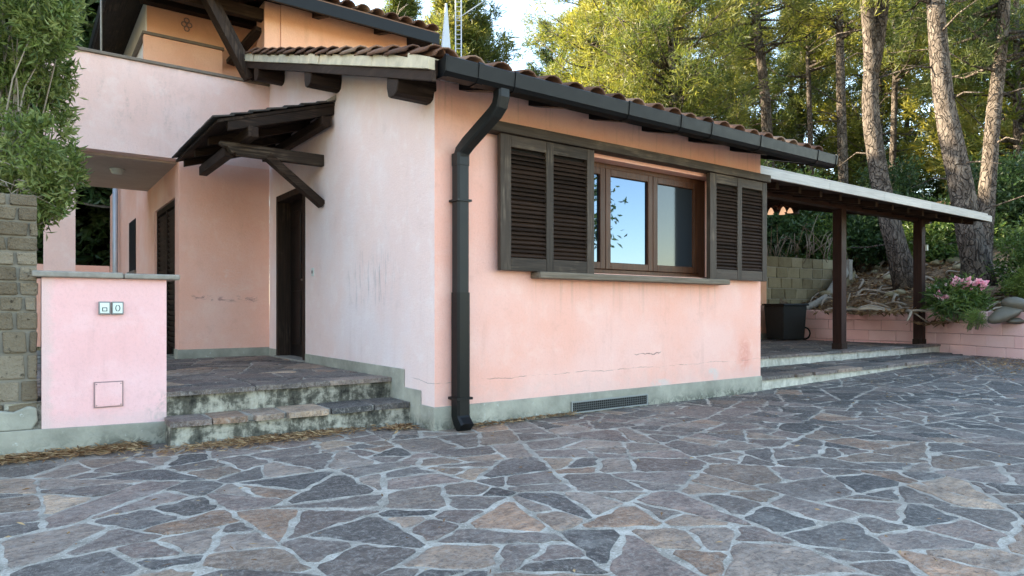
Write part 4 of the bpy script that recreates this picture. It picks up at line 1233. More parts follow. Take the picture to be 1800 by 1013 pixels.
MB().hexa([(4.56, 0.38, pz(.38) + .002), (12.72, 0.38, pz(.38) + .002), (12.72, 4.95, pz(4.95) + .002), (4.56, 4.95, pz(4.95) + .002), (4.56, 0.38, pz(.38) + .03), (12.72, 0.38, pz(.38) + .03), (12.72, 4.95, pz(4.95) + .03), (4.56, 4.95, pz(4.95) + .03)]).build('roof_board', M['dark_x'], pg)
xx = 4.60
for xe in (6.75, 8.4, 10.1, 11.6, 12.80):
    MB().box(xx, xe - .004, 0.335, 0.368, pz(.35), pz(.35) + 0.115).build('fascia_board', M['fascia'], pg, 0.003); xx = xe
MB().hexa([(4.66, 0.42, pz(.4) + .125), (12.84, 0.42, pz(.4) + .125), (12.84, 5.0, pz(5.) + .12), (4.66, 5.0, pz(5.) + .12), (4.66, 0.42, pz(.4) + .165), (12.84, 0.42, pz(.4) + .165), (12.84, 5.0, pz(5.) + .16), (4.66, 5.0, pz(5.) + .16)]).build('roof_edge', M['fascia'], pg)
MB().hexa([(12.765, 0.37, pz(.37) - .01), (12.80, 0.37, pz(.37) - .01), (12.80, 4.9, pz(4.9) - .01), (12.765, 4.9, pz(4.9) - .01), (12.765, 0.37, pz(.37) + .11), (12.80, 0.37, pz(.37) + .11), (12.80, 4.9, pz(4.9) + .11), (12.765, 4.9, pz(4.9) + .11)]).build('side_fascia', M['dark_y'], pg)
lt = MB(); lt.box(12.26, 12.32, 1.30, 1.36, 2.22, 2.34); lt.build('socket_box', M['boxgrey'], pg, 0.004)

# chandelier with small flared glass shades under the pergola
ch = empty('chandelier', (9.52, 2.90, 2.85)); tag(ch, 'small chandelier with glowing flared glass shades hanging under the pergola', 'lamp')
CX_, CY_, CZ_ = 9.52, 2.90, 3.02
MB().tube([(CX_, CY_, CZ_ + .02), (CX_, CY_, 3.3)], 0.012, 6).build('rod', M['dark_z'], ch)
MB().lathe([(0.02, -.02), (0.05, 0.02), (0.03, 0.07), (0.015, 0.1)], (CX_, CY_, CZ_), 10).build('hub', M['brown_z'], ch)
gl = Mat('glowing_glass_shade', 0.4, 0.4); gl.col((0.85, 0.62, 0.50)); gl.b.inputs['Emission Color'].default_value = (1.0, 0.62, 0.42, 1); gl.b.inputs['Emission Strength'].default_value = 0.12  # weak emission makes the shade glass glow
for k in range(5):
    a = 2 * math.pi * k / 5 + 0.3; x, y = CX_ + .2 * math.cos(a), CY_ + .2 * math.sin(a)
    MB().tube([(CX_, CY_, CZ_ + .03), (CX_ + .1 * math.cos(a), CY_ + .1 * math.sin(a), CZ_ + .07), (x, y, CZ_ + .02)], 0.008, 6).build('arm', M['brown_z'], ch)
    MB().lathe([(0.058, -.085), (0.052, -.065), (0.04, -0.03), (0.022, 0.0), (0.010, 0.015)], (x, y, CZ_ + .0), 12).build('shade', gl.m, ch)

# dark bin against the retaining wall
bn = empty('storage_bin', (12.1, 4.45, 0.27)); tag(bn, 'dark grey bin with a thick rim standing beside the pink pier', 'bin')
bb = MB(); bb.hexa([(11.78, 4.22, 0.30), (12.38, 4.05, 0.30), (12.46, 4.55, 0.30), (11.86, 4.72, 0.30), (11.72, 4.18, 1.10), (12.40, 3.99, 1.10), (12.50, 4.6, 1.10), (11.82, 4.78, 1.10)])
bb.build('body', M['tank'], bn, 0.02); 
bb = MB(); bb.hexa([(11.68, 4.15, 1.10), (12.43, 3.95, 1.10), (12.53, 4.62, 1.10), (11.78, 4.82, 1.10), (11.69, 4.16, 1.15), (12.42, 3.96, 1.15), (12.52, 4.61, 1.15), (11.79, 4.81, 1.15)])
bb.build('rim', M['casing'], bn, 0.012)
MB().tube([(12.47 + .0, 4.1 + 0.14 * math.cos(t), 0.44 + .14 * math.sin(t)) for t in np.linspace(0, 6.283, 15)], 0.022, 6).build('wheel', M['casing'], bn)

# ================================================================== HILLSIDE BEHIND THE WALLS
WL = [Vector((12.80, 6.0)), Vector((12.78, 4.3)), Vector((12.72, 1.5)), Vector((10.36, -3.4)), Vector((7.8, -8.6))]
def dist_right(x, y):
    p = Vector((x, y)); best = 1e9; sg = 1
    for a, b in zip(WL[:-1], WL[1:]):
        d = b - a; t = max(0, min(1, (p - a).dot(d) / d.dot(d))); q_ = a + d * t
        L = (p - q_).length
        if L < best:
            best = L; sg = 1 if d.x * (p.y - a.y) - d.y * (p.x - a.x) > 0 else -1
    return best * sg
def nz(x, y):
    return 0.07 * math.sin(1.7 * x + 0.6) * math.cos(1.3 * y) + 0.05 * math.sin(3.9 * x - 2.1 * y) + 0.03 * math.sin(7.1 * y + 2.3 * x)
def hill_z(x, y):
    d = dist_right(x, y)
    top = 0.90 if y > -0.1 else 0.90
    if y > 1.3: top = 0.95
    else: top = 0.735
    h1 = top + 0.30 * max(0, d - 0.15) ** 1.02 + nz(x, y) * min(1, max(0, d) * .8)
    h2 = 2.12 + 0.16 * max(0, y - 5.4) + nz(x, y)
    far = max(h1 * 1.0, h2) if y > 5.0 else h1
    f_ = sst((y + 8.0) / 4.0)
    return min(far, 3.5 + 0.12 * math.hypot(x - 12, y - 2)) * f_ - 0.2 * (1 - f_)
vs = []; fs = []; idx = {}
# strip A: right of the planter wall, following it (s along the wall, d away from it)
def hill_grid(xs, ys, ok):
    base = len(vs)
    id_ = {}
    for j, y in enumerate(ys):
        for i, x in enumerate(xs):
            if ok(x, y):
                id_[(i, j)] = len(vs); vs.append((x, y, hill_z(x, y)))
    for j in range(len(ys) - 1):
        for i in range(len(xs) - 1):
            k = [(i, j), (i + 1, j), (i + 1, j + 1), (i, j + 1)]
            if all(q_ in id_ for q_ in k): fs.append(tuple(id_[q_] for q_ in k))
# polar-like strip along the wall polyline
N_S = 60; DD = [0.10, 0.22, 0.4, 0.6, 0.85, 1.1, 1.4, 1.7, 2.0, 2.4, 2.9, 3.5, 4.2, 5, 6, 7.5, 9.5, 12, 15, 20, 28, 40, 60, 90]
tot = [0]
for a, b in zip(WL[:-1], WL[1:]): tot.append(tot[-1] + (b - a).length)
def along(s_):
    for k in range(len(WL) - 1):
        if s_ <= tot[k + 1] or k == len(WL) - 2:
            t = (s_ - tot[k]) / (tot[k + 1] - tot[k]); return WL[k].lerp(WL[k + 1], t)
for k in range(N_S + 1):
    s_ = tot[-1] * k / N_S; p = along(s_)
    p2 = along(min(tot[-1], s_ + 1.2)); p1 = along(max(0, s_ - 1.2)); d = (p2 - p1).normalized(); n = Vector((-d.y, d.x))
    for dd in DD:
        q_ = p + n * dd
        vs.append((q_.x, q_.y, hill_z(q_.x, q_.y) if dd > .12 else hill_z(q_.x, q_.y) - .0))
m_ = len(DD)
for k in range(N_S):
    for j in range(m_ - 1): fs.append((k * m_ + j, k * m_ + j + 1, (k + 1) * m_ + j + 1, (k + 1) * m_ + j))
hill_grid(list(np.linspace(7.5, 60, 36)), list(np.linspace(5.5, 70, 44)), lambda x, y: True)
hill_grid(list(np.linspace(-60, 7.5, 40)), list(np.linspace(14.5, 70, 36)), lambda x, y: True)
hs = MB().add(vs, fs, True).build('hillside', M['soil']); tag(hs, kind='structure')
hs.data.update()

# ================================================================== VEGETATION
def unit(a): return a / np.maximum(np.linalg.norm(a, axis=-1, keepdims=True), 1e-9)
def quads(B, D, Ln, Wd, bend=0.0):
    """one pointed leaf (rhombus) per row"""
    n = len(B)
    S_ = unit(np.cross(D, rng.normal(size=(n, 3))))
    N_ = np.cross(S_, D)
    mid = B + D * (Ln * 0.5)[:, None] + N_ * (bend * Ln)[:, None] if bend else B + D * (Ln * 0.5)[:, None]
    tip = B + D * Ln[:, None]
    V = np.stack([B, mid + S_ * (Wd / 2)[:, None], tip, mid - S_ * (Wd / 2)[:, None]], 1).reshape(-1, 3)
    Q = np.arange(4 * n).reshape(n, 4)
    return V, Q

def foliage(name, parent, mat, C, A, per, spread, ln, wd, flat=0.0, bend=0.0, tint_c=None):
    """C clump centres, A clump axes, `per` leaves in each clump"""
    n = len(C)
    B = np.repeat(C, per, 0) + rng.normal(size=(n * per, 3)) * spread
    D = unit(np.repeat(A, per, 0) * 0.7 + rng.normal(size=(n * per, 3)) * np.array((1, 1, 1 - flat)))
    L = rng.uniform(ln[0], ln[1], n * per); W_ = rng.uniform(wd[0], wd[1], n * per)
    V, Q = quads(B, D, L, W_, bend)
    t = (tint_c if tint_c is not None else rng.uniform(0.1, 0.8, n))
    T = np.clip(np.repeat(t, per) + rng.normal(size=n * per) * 0.12, 0, 1)
    return link(name, np_mesh(name, V, Q, mat, False, np.repeat(T, 4)), parent)

def interp(pts, t):
    k = t * (len(pts) - 1); i = min(int(k), len(pts) - 2)
    return Vector(pts[i]).lerp(Vector(pts[i + 1]), k - i)

def smooth_path(pts, n):
    """Catmull-Rom"""
    P_ = [Vector(p) for p in pts]; P_ = [P_[0] * 2 - P_[1]] + P_ + [P_[-1] * 2 - P_[-2]]
    out = []
    for k in range(n):
        t = k / (n - 1) * (len(P_) - 3); i = min(int(t), len(P_) - 4); u = t - i
        a, b, c, d = P_[i:i + 4]
        out.append(0.5 * ((2 * b) + (c - a) * u + (2 * a - 5 * b + 4 * c - d) * u * u + (3 * b - 3 * c + d - a) * u ** 3))
    return out

GR_P = 'pines in the wood behind the house'
def pine(pts, r0, r1, label, crown=(0.4, 1.0), nb=46, blen=(1.0, 2.6), per=58, mat='needle', name='pine_tree', fork=None, group=None, dead=6, shape='cone', clump=5, nl=(.18, .34), nw=(.018, .034), cat='tree'):
    base = Vector(pts[0]); t = empty(name, base)
    tag(t, label, cat, group)
    path = smooth_path(pts, 18)
    r0 *= 0.9; rr = [r0 * (1.25 - .25 * min(1, k / 2)) + (r1 - r0) * k / 17 for k in range(18)]
    tm = MB(); tm.tube(path, rr, 12, True, 0.05)
    if fork:
        for fp in fork:
            fpp = smooth_path(fp, 8); tm.tube(fpp, [r0 * .72 - (r0 * .3) * k / 7 for k in range(8)], 10, True, 0.05)
    tm.build('trunk', M['bark'], t)
    H_ = path[-1].z - base.z
    br = MB(); C = []; A = []; tc = []
    for i in range(nb):
        f_ = crown[0] + (crown[1] - crown[0]) * (i + random.random()) / nb
        p = interp(path, f_)
        az = random.uniform(0, 2 * math.pi)
        if shape == 'cone': ll = blen[1] + (blen[0] - blen[1]) * (f_ - crown[0]) / (crown[1] - crown[0])
        else:
            q_ = (f_ - crown[0]) / (crown[1] - crown[0]); ll = blen[0] + (blen[1] - blen[0]) * math.sin(math.pi * min(1, .15 + q_ * .85)) 
        ll *= random.uniform(0.6, 1.15)
        up = random.uniform(0.05, 0.55)
        d = Vector((math.cos(az), math.sin(az), up)).normalized()
        sag = random.uniform(-.1, .25)
        e = p + d * ll + Vector((0, 0, sag * ll)); m_ = p + d * ll * .5 - Vector((0, 0, .06 * ll))
        br.tube([p, m_, e], [0.035 + .012 * ll, .022, .01], 5)
        tt = random.uniform(0.15, 0.8)
        for k in range(clump):
            s_ = random.uniform(0.38, 1.05)
            c = p.lerp(m_, s_ * 2) if s_ < .5 else m_.lerp(e, s_ * 2 - 1)
            off = Vector((random.gauss(0, 1), random.gauss(0, 1), random.gauss(0, .5) + .25)) * 0.17 * ll * (1.15 - .4 * s_)
            c2 = c + off
            br.tube([c, c2], [0.012, 0.006], 4)
            C.append(c2); A.append((d + Vector((0, 0, .6)) + off.normalized() * .5).normalized()); tc.append(min(1, max(0, tt + random.gauss(0, .12))))
    for i in range(dead):
        f_ = random.uniform(0.12, crown[0] + .08); p = interp(path, f_); az = random.uniform(0, 6.28); ll = random.uniform(.5, 1.5)
        d = Vector((math.cos(az), math.sin(az), random.uniform(-.25, .25)))
        br.tube([p, p + d * ll * .5 + Vector((0, 0, .05)), p + d * ll + Vector((0, 0, random.uniform(-.3, .2)))], [.03, .018, .006], 5)
    br.build('branches', M['bark'], t)['kind'] = 'stuff'
    foliage('crown', t, M[mat], np.array([tuple(c) for c in C]), np.array([tuple(a) for a in A]), per, 0.14, nl, nw, 0.2, 0, np.array(tc))
    return t

def shrub(base, rx, ry, rz_, label, mat='leaf_d', n=160, per=34, ln=(.08, .16), wd=(.03, .055), name='shrub', group=None, cat='shrub', stems=9, cz0=0.55, spread=0.10, lobes=5):
    base = Vector(base); t = empty(name, base); tag(t, label, cat, group)
    L = []
    for k in range(lobes):
        a = 2 * math.pi * k / lobes + random.random(); q_ = random.uniform(.25, .6)
        L.append((np.array((base.x + rx * q_ * math.cos(a), base.y + ry * q_ * math.sin(a), base.z + rz_ * random.uniform(.45, 1.35))), random.uniform(.42, .66)))
    L.append((np.array((base.x, base.y, base.z + rz_ * .9)), .7))
    C = []; A = []
    for k in range(n):
        c, s_ = L[random.randrange(len(L))]
        d = unit(rng.normal(size=3)); r_ = rng.uniform(.45, 1.0) ** .6 * s_
        C.append(c + d * r_ * np.array((rx, ry, rz_))); A.append(unit(d + np.array((0, 0, .4))))
    C = np.array(C); A = np.array(A); ok = C[:, 2] > base.z + .02; C = C[ok]; A = A[ok]
    foliage('foliage', t, M[mat], C, A, per, spread, ln, wd, 0.15, 0.08)
    sm = MB()
    for k in range(stems):
        c = C[random.randrange(len(C))]; e = Vector(c)
        sm.tube([base + Vector((random.uniform(-.15, .15), random.uniform(-.15, .15), -.1)), base.lerp(e, .5) + Vector((random.uniform(-.1, .1), random.uniform(-.1, .1), .15)), e], [.03, .018, .008], 5)
    sm.build('stems', M['twig'], t)['kind'] = 'stuff'
    return t

# ---- the big pines beyond the planting bed
def col(*a): return [site(*p) for p in a]
pine(col((9.75, 16.5, 1.3), (9.35, 16.5, 2.8), (9.03, 16.5, 4.1), (8.78, 16.5, 5.8), (8.80, 16.5, 7.2), (8.62, 16.4, 8.7), (8.45, 16.3, 11), (8.5, 16.3, 14)), .29, .10,
     'leaning grey pine forking into two trunks behind the middle of the pergola', crown=(.72, 1), nb=40, blen=(1.2, 3.0), mat='needle', shape='round', fork=[col((8.80, 16.5, 6.8), (8.98, 16.5, 7.8), (9.15, 16.5, 9), (9.4, 16.4, 11.5))], per=60)
pine(col((10.25, 14.8, 1.5), (10.15, 14.8, 2.2), (9.87, 14.8, 3.7), (9.60, 14.8, 5.0), (9.44, 14.8, 6.0), (9.31, 14.8, 7.8), (9.3, 14.8, 10), (9.4, 14.8, 13.5)), .33, .12,
     'thick curving pine trunk rising behind the pink flowers', crown=(.70, 1), nb=40, blen=(1.2, 3.0), mat='needle', shape='round', per=60)
pine(col((11.05, 15.9, 1.8), (11.15, 15.9, 3.0), (11.35, 15.9, 5.4), (11.62, 15.9, 8.2), (11.8, 15.9, 13)), .25, .09,
     'straighter reddish pine at the far right touching the thick curved trunk', crown=(.62, 1), nb=40, blen=(1.2, 2.8), mat='needle_d', shape='round')
pine(col((9.35, 24, 2.6), (9.15, 24, 6), (9.0, 24, 8.8), (8.65, 24, 12), (8.5, 24, 17)), .27, .10,
     'tall brown pine with bare side branches above the right end of the gutter', crown=(.60, 1), nb=54, blen=(1.0, 3.0), mat='needle', dead=14, shape='round')
pine(col((10.9, 22, 2.4), (10.8, 22, 6), (10.7, 22, 10.5), (10.7, 22, 16)), .21, .08,
     'slim straight pine with a sunlit left edge between two thicker pines', crown=(.62, 1), nb=54, blen=(.8, 2.4), mat='needle_y', dead=10)
pine(col((12.5, 28, 3), (12.4, 28, 8), (12.3, 28, 12), (12.3, 28, 16)), .15, .06,
     'thin dark pine far behind the first pergola post', crown=(.55, 1), nb=50, blen=(.7, 2.2), mat='needle_y', dead=10)
pine(col((14.6, 26, 3), (14.7, 26, 7), (14.8, 26, 11), (14.7, 26, 15)), .16, .06,
     'thin pine standing in the shade behind the forked pine', crown=(.55, 1), nb=50, blen=(.8, 2.2), mat='needle', dead=10)
# ---- bright pines above the roof
pine(col((3.3, 24, 2.3), (3.4, 24, 6), (3.35, 24, 10), (3.5, 24, 15.5)), .26, .07,
     'bright yellow green pine rising above the middle of the gutter', crown=(.22, 1), nb=120, blen=(1.1, 2.7), mat='needle_y', per=66, shape='round')
pine(col((5.2, 20.5, 2.2), (5.0, 20.5, 6), (4.85, 20.5, 9), (4.8, 20.5, 14)), .22, .06,
     'dense olive green pine with pale trunk behind the gutter joints', crown=(.22, 1), nb=120, blen=(1.0, 2.4), mat='needle', per=66, shape='round')
pine(col((-2.5, 31, 4.0), (-2.4, 31, 9), (-2.3, 31, 15.2)), .2, .05,
     'rounded green pine against blue sky right of the metal flue', crown=(.40, 1), nb=120, blen=(.9, 2.4), mat='needle', per=70, nl=(.26, .44), nw=(.03, .055), shape='round')
pine(col((-5.8, 34, 4.5), (-5.8, 34, 10), (-5.7, 34, 16.5)), .2, .05,
     'pointed green pine against the sky left of the metal flue', crown=(.40, 1), nb=110, blen=(.6, 2.1), mat='needle', per=66, nl=(.26, .44), nw=(.03, .055))
pine(col((-1.0, 36, 4.5), (-1.0, 36, 9), (-.9, 36, 13.2)), .18, .05,
     'low yellowish pine top showing over the tiles beside the bright pine', crown=(.35, 1), nb=100, blen=(.7, 2.1), mat='needle_y')
pine(col((-4.3, 33, 4.5), (-4.2, 33, 8), (-4.2, 33, 12.0)), .16, .05,
     'small green pine top peeping over the tiles behind the metal flue', crown=(.4, 1), nb=44, blen=(.5, 1.7), mat='needle')
# ---- bare tree left of them
bt = empty('bare_tree', site(-7.2, 28, 4)); tag(bt, 'leafless grey tree whose thin branches show over the upper roof', 'tree')
bm_ = MB(); b0 = site(-7.2, 28, 3.5); bm_.tube([b0, b0 + Vector((0, 0, 6)), b0 + Vector((.2, .1, 9.5))], [.16, .11, .07], 7); bm_.build('trunk', M['bark'], bt)
bm_ = MB()
def twigs(p, d, L, r_, lev):
    e = p + d * L; mid = p.lerp(e, .5) + Vector((random.uniform(-.1, .1), random.uniform(-.1, .1), .05)) * L
    bm_.tube([p, mid, e], [r_, r_ * .8, r_ * .6], 4)
    if lev == 0: return
    for k in range(3):
        dd = (d + Vector((random.uniform(-.8, .8), random.uniform(-.8, .8), random.uniform(-.2, .6)))).normalized()
        twigs(p.lerp(e, random.uniform(.5, 1)), dd, L * random.uniform(.6, .85), r_ * .6, lev - 1)
for k in range(9): twigs(b0 + Vector((0, 0, 6.5 + .35 * k)), Vector((math.cos(k * 2.1), math.sin(k * 2.1), random.uniform(.2, .9))).normalized(), 1.6, .05, 3)
bm_.build('branches', M['drytwig'], bt)['kind'] = 'stuff'

# ---- the wood behind: more pines, told apart only by where they stand
spots = [(6.4, 30, 14, 'needle_y'), (8.2, 36, 15, 'needle_y'), (10.4, 32, 12, 'needle'), (12.2, 37, 14, 'needle_y'), (14.6, 34, 12, 'needle_d'), (16.4, 30, 13, 'needle_y'), (19.5, 33, 14, 'needle_d'),
         (16.6, 22, 11, 'needle'), (18.6, 26, 13, 'needle_y'), (22.5, 31, 14, 'needle'), (3.6, 37, 15, 'needle'), (24, 35, 15, 'needle_d'), (17.0, 41, 15, 'needle'), (5.2, 41, 15, 'needle'), (7.4, 42, 15, 'needle_y'), (10.0, 43, 15, 'needle'), (13.0, 43, 15, 'needle_y'), (20.5, 43, 15, 'needle'), (2.4, 44, 15, 'needle_d'), (23.0, 42, 17, 'needle_d')]
for i, (la, de, hh, mt) in enumerate(spots):
    z0 = 3.0 + 0.06 * (de - 20)
    pine(col((la, de, z0), (la + random.uniform(-.3, .3), de, z0 + hh * .4), (la + random.uniform(-.4, .4), de, z0 + hh)), .2, .05,
         'tall pine deep in the wood behind the pergola and the big trunks', crown=(.15, 1), nb=74, blen=(.8, 2.9), mat=mt, group=GR_P, shape='round', per=54, nl=(.26, .46), nw=(.034, .065))

# ---- evergreen understorey
under = [(5.9, 18.8, 2.2, 1.4, 1.3, 'leaf_d', 'dark evergreen shrub above the retaining wall beside the chandelier'),
         (7.2, 19.4, 2.2, 1.4, 1.3, 'leaf_d', 'dark evergreen shrub over the retaining wall behind the first post'),
         (8.6, 20.0, 2.2, 1.5, 1.4, 'leaf_m', 'mid green shrub behind the leaning pine'),
         (10.2, 19.5, 2.2, 1.5, 1.4, 'leaf_d', 'dark shrub between the leaning pine and the second post'),
         (11.6, 18.5, 2.0, 1.4, 1.3, 'leaf_m', 'green shrub behind the second post'),
         (13.6, 19, 2.4, 1.7, 1.8, 'leaf_d', 'tall dark shrub behind the thick curved pine'),
         (15.4, 18.4, 2.4, 1.7, 1.9, 'leaf_m', 'tall leafy shrub at the right edge behind the pines'),
         (7.6, 22.8, 2.8, 1.9, 1.9, 'leaf_m', 'large green shrub showing over the pergola roof near the house'),
         (9.8, 23.0, 2.8, 1.9, 1.8, 'leaf_m', 'large green shrub showing over the pergola fascia'),
         (12.4, 22.6, 2.6, 1.9, 1.9, 'leaf_d', 'large dark shrub over the right half of the pergola'),
         (16.8, 22.5, 2.6, 2.0, 2.2, 'leaf_d', 'large dark shrub far right behind the last pine')]
for (la, de, z0, rr_, h_, mt, lb) in under:
    shrub(site(la, de, z0), rr_, rr_, h_, lb, mt, n=230, per=40, ln=(.10, .20), wd=(.04, .075), spread=.16)
shrub(site(10.55, 13.35, 0.9), .62, .6, .62, 'light green bush beside the stone ornament at the right edge', 'leaf_l', n=150, per=36, ln=(.05, .10), wd=(.02, .035), spread=.07)
shrub(site(10.9, 13.9, 1.3), .8, .7, .85, 'leafy green bush behind the ornament below the thick pine', 'leaf_m', n=170, per=36, ln=(.07, .13), wd=(.03, .045), spread=.08)
shrub(site(9.25, 10.95, 0.70), .20, .2, .14, 'small yellow green tuft growing by the stone ornament', 'leaf_l', n=40, per=26, ln=(.05, .12), wd=(.008, .016), spread=.04, stems=3)
shrub(site(8.5, 12.35, 0.74), .16, .16, .13, 'little tuft of grass blades on the step of the pink wall', 'leaf_l', n=26, per=22, ln=(.08, .18), wd=(.008, .016), spread=.03, stems=3)

# flowering plant with pink blooms
fo = shrub(site(8.65, 13.15, 0.90), .62, .5, .36, 'dark leafy plant with pink flowers behind the pink wall', 'leaf_m', n=150, per=26, ln=(.10, .20), wd=(.028, .045), name='flowering_plant', cat='plant', spread=.08)
fc = [(8.40, 1.50), (8.50, 1.56), (8.58, 1.52), (8.66, 1.55), (8.70, 1.47), (8.74, 1.42), (8.80, 1.45), (8.64, 1.42), (8.92, 1.48), (8.98, 1.44), (8.14, 1.27), (8.20, 1.23), (8.85, 1.52)]
for (la, z) in fc:
    c = np.array(site(la, 12.82 + random.uniform(-.1, .12), z)); n_ = 26
    D = unit(rng.normal(size=(n_, 3)) + np.array((-.3, -.5, .5)))
    V, Q = quads(c + rng.normal(size=(n_, 3)) * .022, D, rng.uniform(.06, .10, n_), rng.uniform(.05, .075, n_))
    link('flower', np_mesh('flower', V, Q, M['petal'], False, np.repeat(rng.uniform(.1, .9, n_), 4)), fo)

# smooth stone ornament: a tapering body carrying a rounded head, on a small slab
so = empty('stone_ornament', site(9.0, 12.3, .73)); tag(so, 'smooth grey rounded stone ornament lying on the pink wall', 'ornament')
def blob(lat, dep, z, rl, rd, rz2, tilt, mat, nm, par, seed):
    m_ = MB(); c = site(lat, dep, z); vs2 = []; fs2 = []; nu, nv = 16, 10
    for j in range(nv + 1):
        th = math.pi * j / nv
        for i in range(nu):
            ph = 2 * math.pi * i / nu
            x, y, zz = math.sin(th) * math.cos(ph), math.sin(th) * math.sin(ph), math.cos(th)
            k = 1 + .10 * math.sin(2 * ph + seed) * math.sin(th) + .06 * math.cos(3 * th + seed)
            l_ = x * rl * k; d_ = y * rd * k; h_ = zz * rz2 * k
            l2 = l_ * math.cos(tilt) - h_ * math.sin(tilt); h2 = l_ * math.sin(tilt) + h_ * math.cos(tilt)
            vs2.append(c + Vector((l2 * .809 + d_ * .588, -l2 * .588 + d_ * .809, h2)))
    for j in range(nv):
        for i in range(nu):
            i2 = (i + 1) % nu; fs2.append((j * nu + i, j * nu + i2, (j + 1) * nu + i2, (j + 1) * nu + i))
    m_.add(vs2, fs2, True); return m_.build(nm, mat, par)
blob(8.86, 12.1, 0.93, .33, .17, .13, .38, M['ornament'], 'body', so, 0.4)
blob(9.04, 12.1, 1.10, .20, .17, .14, -.15, M['ornament'], 'head', so, 2.0)
blob(9.06, 12.05, 0.80, .19, .14, .06, 0.0, M['ornament'], 'foot', so, 1.0)

# ---- the overgrown shrub hanging over the tufo wall at the left
ob = empty('climbing_shrub', site(-4.8, 6.0, 1.6)); tag(ob, 'large climbing shrub with long green leaves hanging over the tufo wall', 'shrub')
lob = [(20, 50, 95), (-40, 170, 120), (45, 195, 78), (62, 265, 66), (98, 305, 44), (40, 330, 62), (88, 345, 34), (0, -60, 130), (70, 5, 62), (-90, 300, 110), (68, 120, 55), (-150, 80, 150), (-20, 300, 80), (85, 60, 40), (55, -120, 100), (-100, -130, 160), (70, 372, 26), (10, 372, 40)]
C = []; A = []
for (px_, py_, rp) in lob:
    dep = random.uniform(5.5, 6.1); la = (px_ - 900) / 1184 * dep; z = 1 + (545 - py_) / 1184 * dep; r_ = rp / 1184 * dep
    c = np.array(site(la, dep, z)); m_ = int(22 + 260 * r_ ** 1.6)
    d = unit(rng.normal(size=(m_, 3))); q_ = rng.uniform(.35, 1.0, (m_, 1)) ** .5
    C.append(c + d * q_ * r_ * np.array((1, 1.0, 1))); A.append(unit(d * .8 + np.array((.1, -.2, .35))))
C = np.concatenate(C); A = np.concatenate(A)
foliage('foliage', ob, M['leaf_b'], C, A, 22, .032, (.035, .105), (.013, .030), 0.0, 0.10)
sm = MB(); root = site(-4.55, 5.95, 1.55)
for k in range(60):
    e = Vector(C[random.randrange(len(C))]); 
    mid = root.lerp(e, .55) + Vector((random.uniform(-.15, .15), random.uniform(-.2, .1), random.uniform(.0, .3)))
    sm.tube(smooth_path([root + Vector((random.uniform(-.3, .3), random.uniform(-.1, .1), 0)), mid, e], 6), [.011, .009, .007, .006, .004, .003], 5)
for k in range(26):
    a = site(random.uniform(-4.6, -3.95), 5.45, random.uniform(1.75, 2.1)); 
    sm.tube([a, a + Vector((random.uniform(-.12, .12), -.08, random.uniform(-.1, .08))), a + Vector((random.uniform(-.25, .25), -.12, random.uniform(-.28, .05)))], [.008, .006, .003], 4)
sm.build('stems', M['drytwig'], ob)['kind'] = 'stuff'
# dark trees behind the balcony, then others added to keep the yard in shade
def broad_tree(base, h, r_, label, mat, n=420, per=36, leaf=(.14, .30), lw=(.06, .11), group=None, trunk=.2, low=.3):
    base = Vector(base); t = empty('evergreen_tree', base); tag(t, label, 'tree', group)
    tm = MB(); tm.tube(smooth_path([base - Vector((0, 0, .3)), base + Vector((.1, .05, h * .3)), base + Vector((0, .1, h * .8))], 8), [trunk * (1.1 - .09 * k) for k in range(8)], 10, True, .06); tm.build('trunk', M['bark'], t)
    C = []; A = []; br = MB()
    L = [(Vector((random.gauss(0, .42) * r_, random.gauss(0, .42) * r_, h * random.uniform(low + .12, .86))), random.uniform(.45, .62) * r_) for k in range(14)]
    for k in range(n):
        c, s_ = L[k % len(L)]; d = Vector(tuple(unit(rng.normal(size=3)))); q_ = random.uniform(.4, 1.0) ** .5
        C.append(tuple(base + c + d * s_ * q_)); A.append(tuple((d + Vector((0, 0, .3))).normalized()))
    for c, s_ in L: br.tube([base + Vector((0, 0, c.z * .55)), base + c * .6 + Vector((0, 0, c.z * .25)), base + c], [trunk * .4, trunk * .25, .03], 6)
    br.build('branches', M['bark'], t)['kind'] = 'stuff'
    foliage('crown', t, M[mat], np.array(C), np.array(A), per, .22, leaf, lw, .1, .08)
    return t
broad_tree(site(-12.2, 19, .3), 9.5, 3.0, 'dense dark evergreen tree behind the left end of the balcony wall', 'leaf_d', n=520, per=46, low=.1)
broad_tree(site(-9.2, 20, .3), 8.0, 2.4, 'dark tree seen through the passage under the balcony', 'leaf_d', n=420, per=44, low=0.0)
SG = 'added trees that block the sun from the yard'
for (x, y, h_, r_) in ((-19.5, 6.0, 12.0, 3.2), (-17.4, 9.6, 12.5, 3.2), (-15.0, 12.8, 13.0, 3.3), (-11.6, 15.0, 13.0, 3.4), (-8.0, 16.6, 13.0, 3.3), (-4.4, 17.6, 13.0, 3.3), (-0.8, 18.4, 13.0, 3.0), (-19.5, 14.0, 16.0, 3.6), (-14.5, 18.5, 16.0, 3.8), (-9.0, 21.0, 16.0, 3.8), (-3.5, 22.0, 16.0, 3.6), (-24.0, 9.0, 16.0, 3.8)):  # rows added as sun blockers, meant to stay out of view
    broad_tree((x, y, 0), h_, r_, 'tall dark evergreen tree added behind the house to block the sun', 'leaf_d', n=560, per=30, leaf=(.45, .8), lw=(.22, .36), group=SG, trunk=.22, low=.05)
# tree across the yard that the window panes mirror
broad_tree((9.9, -9.6, 0), 6.4, 1.15, 'small tree across the yard mirrored in the window panes', 'leaf_m', n=160, per=20, low=.4)

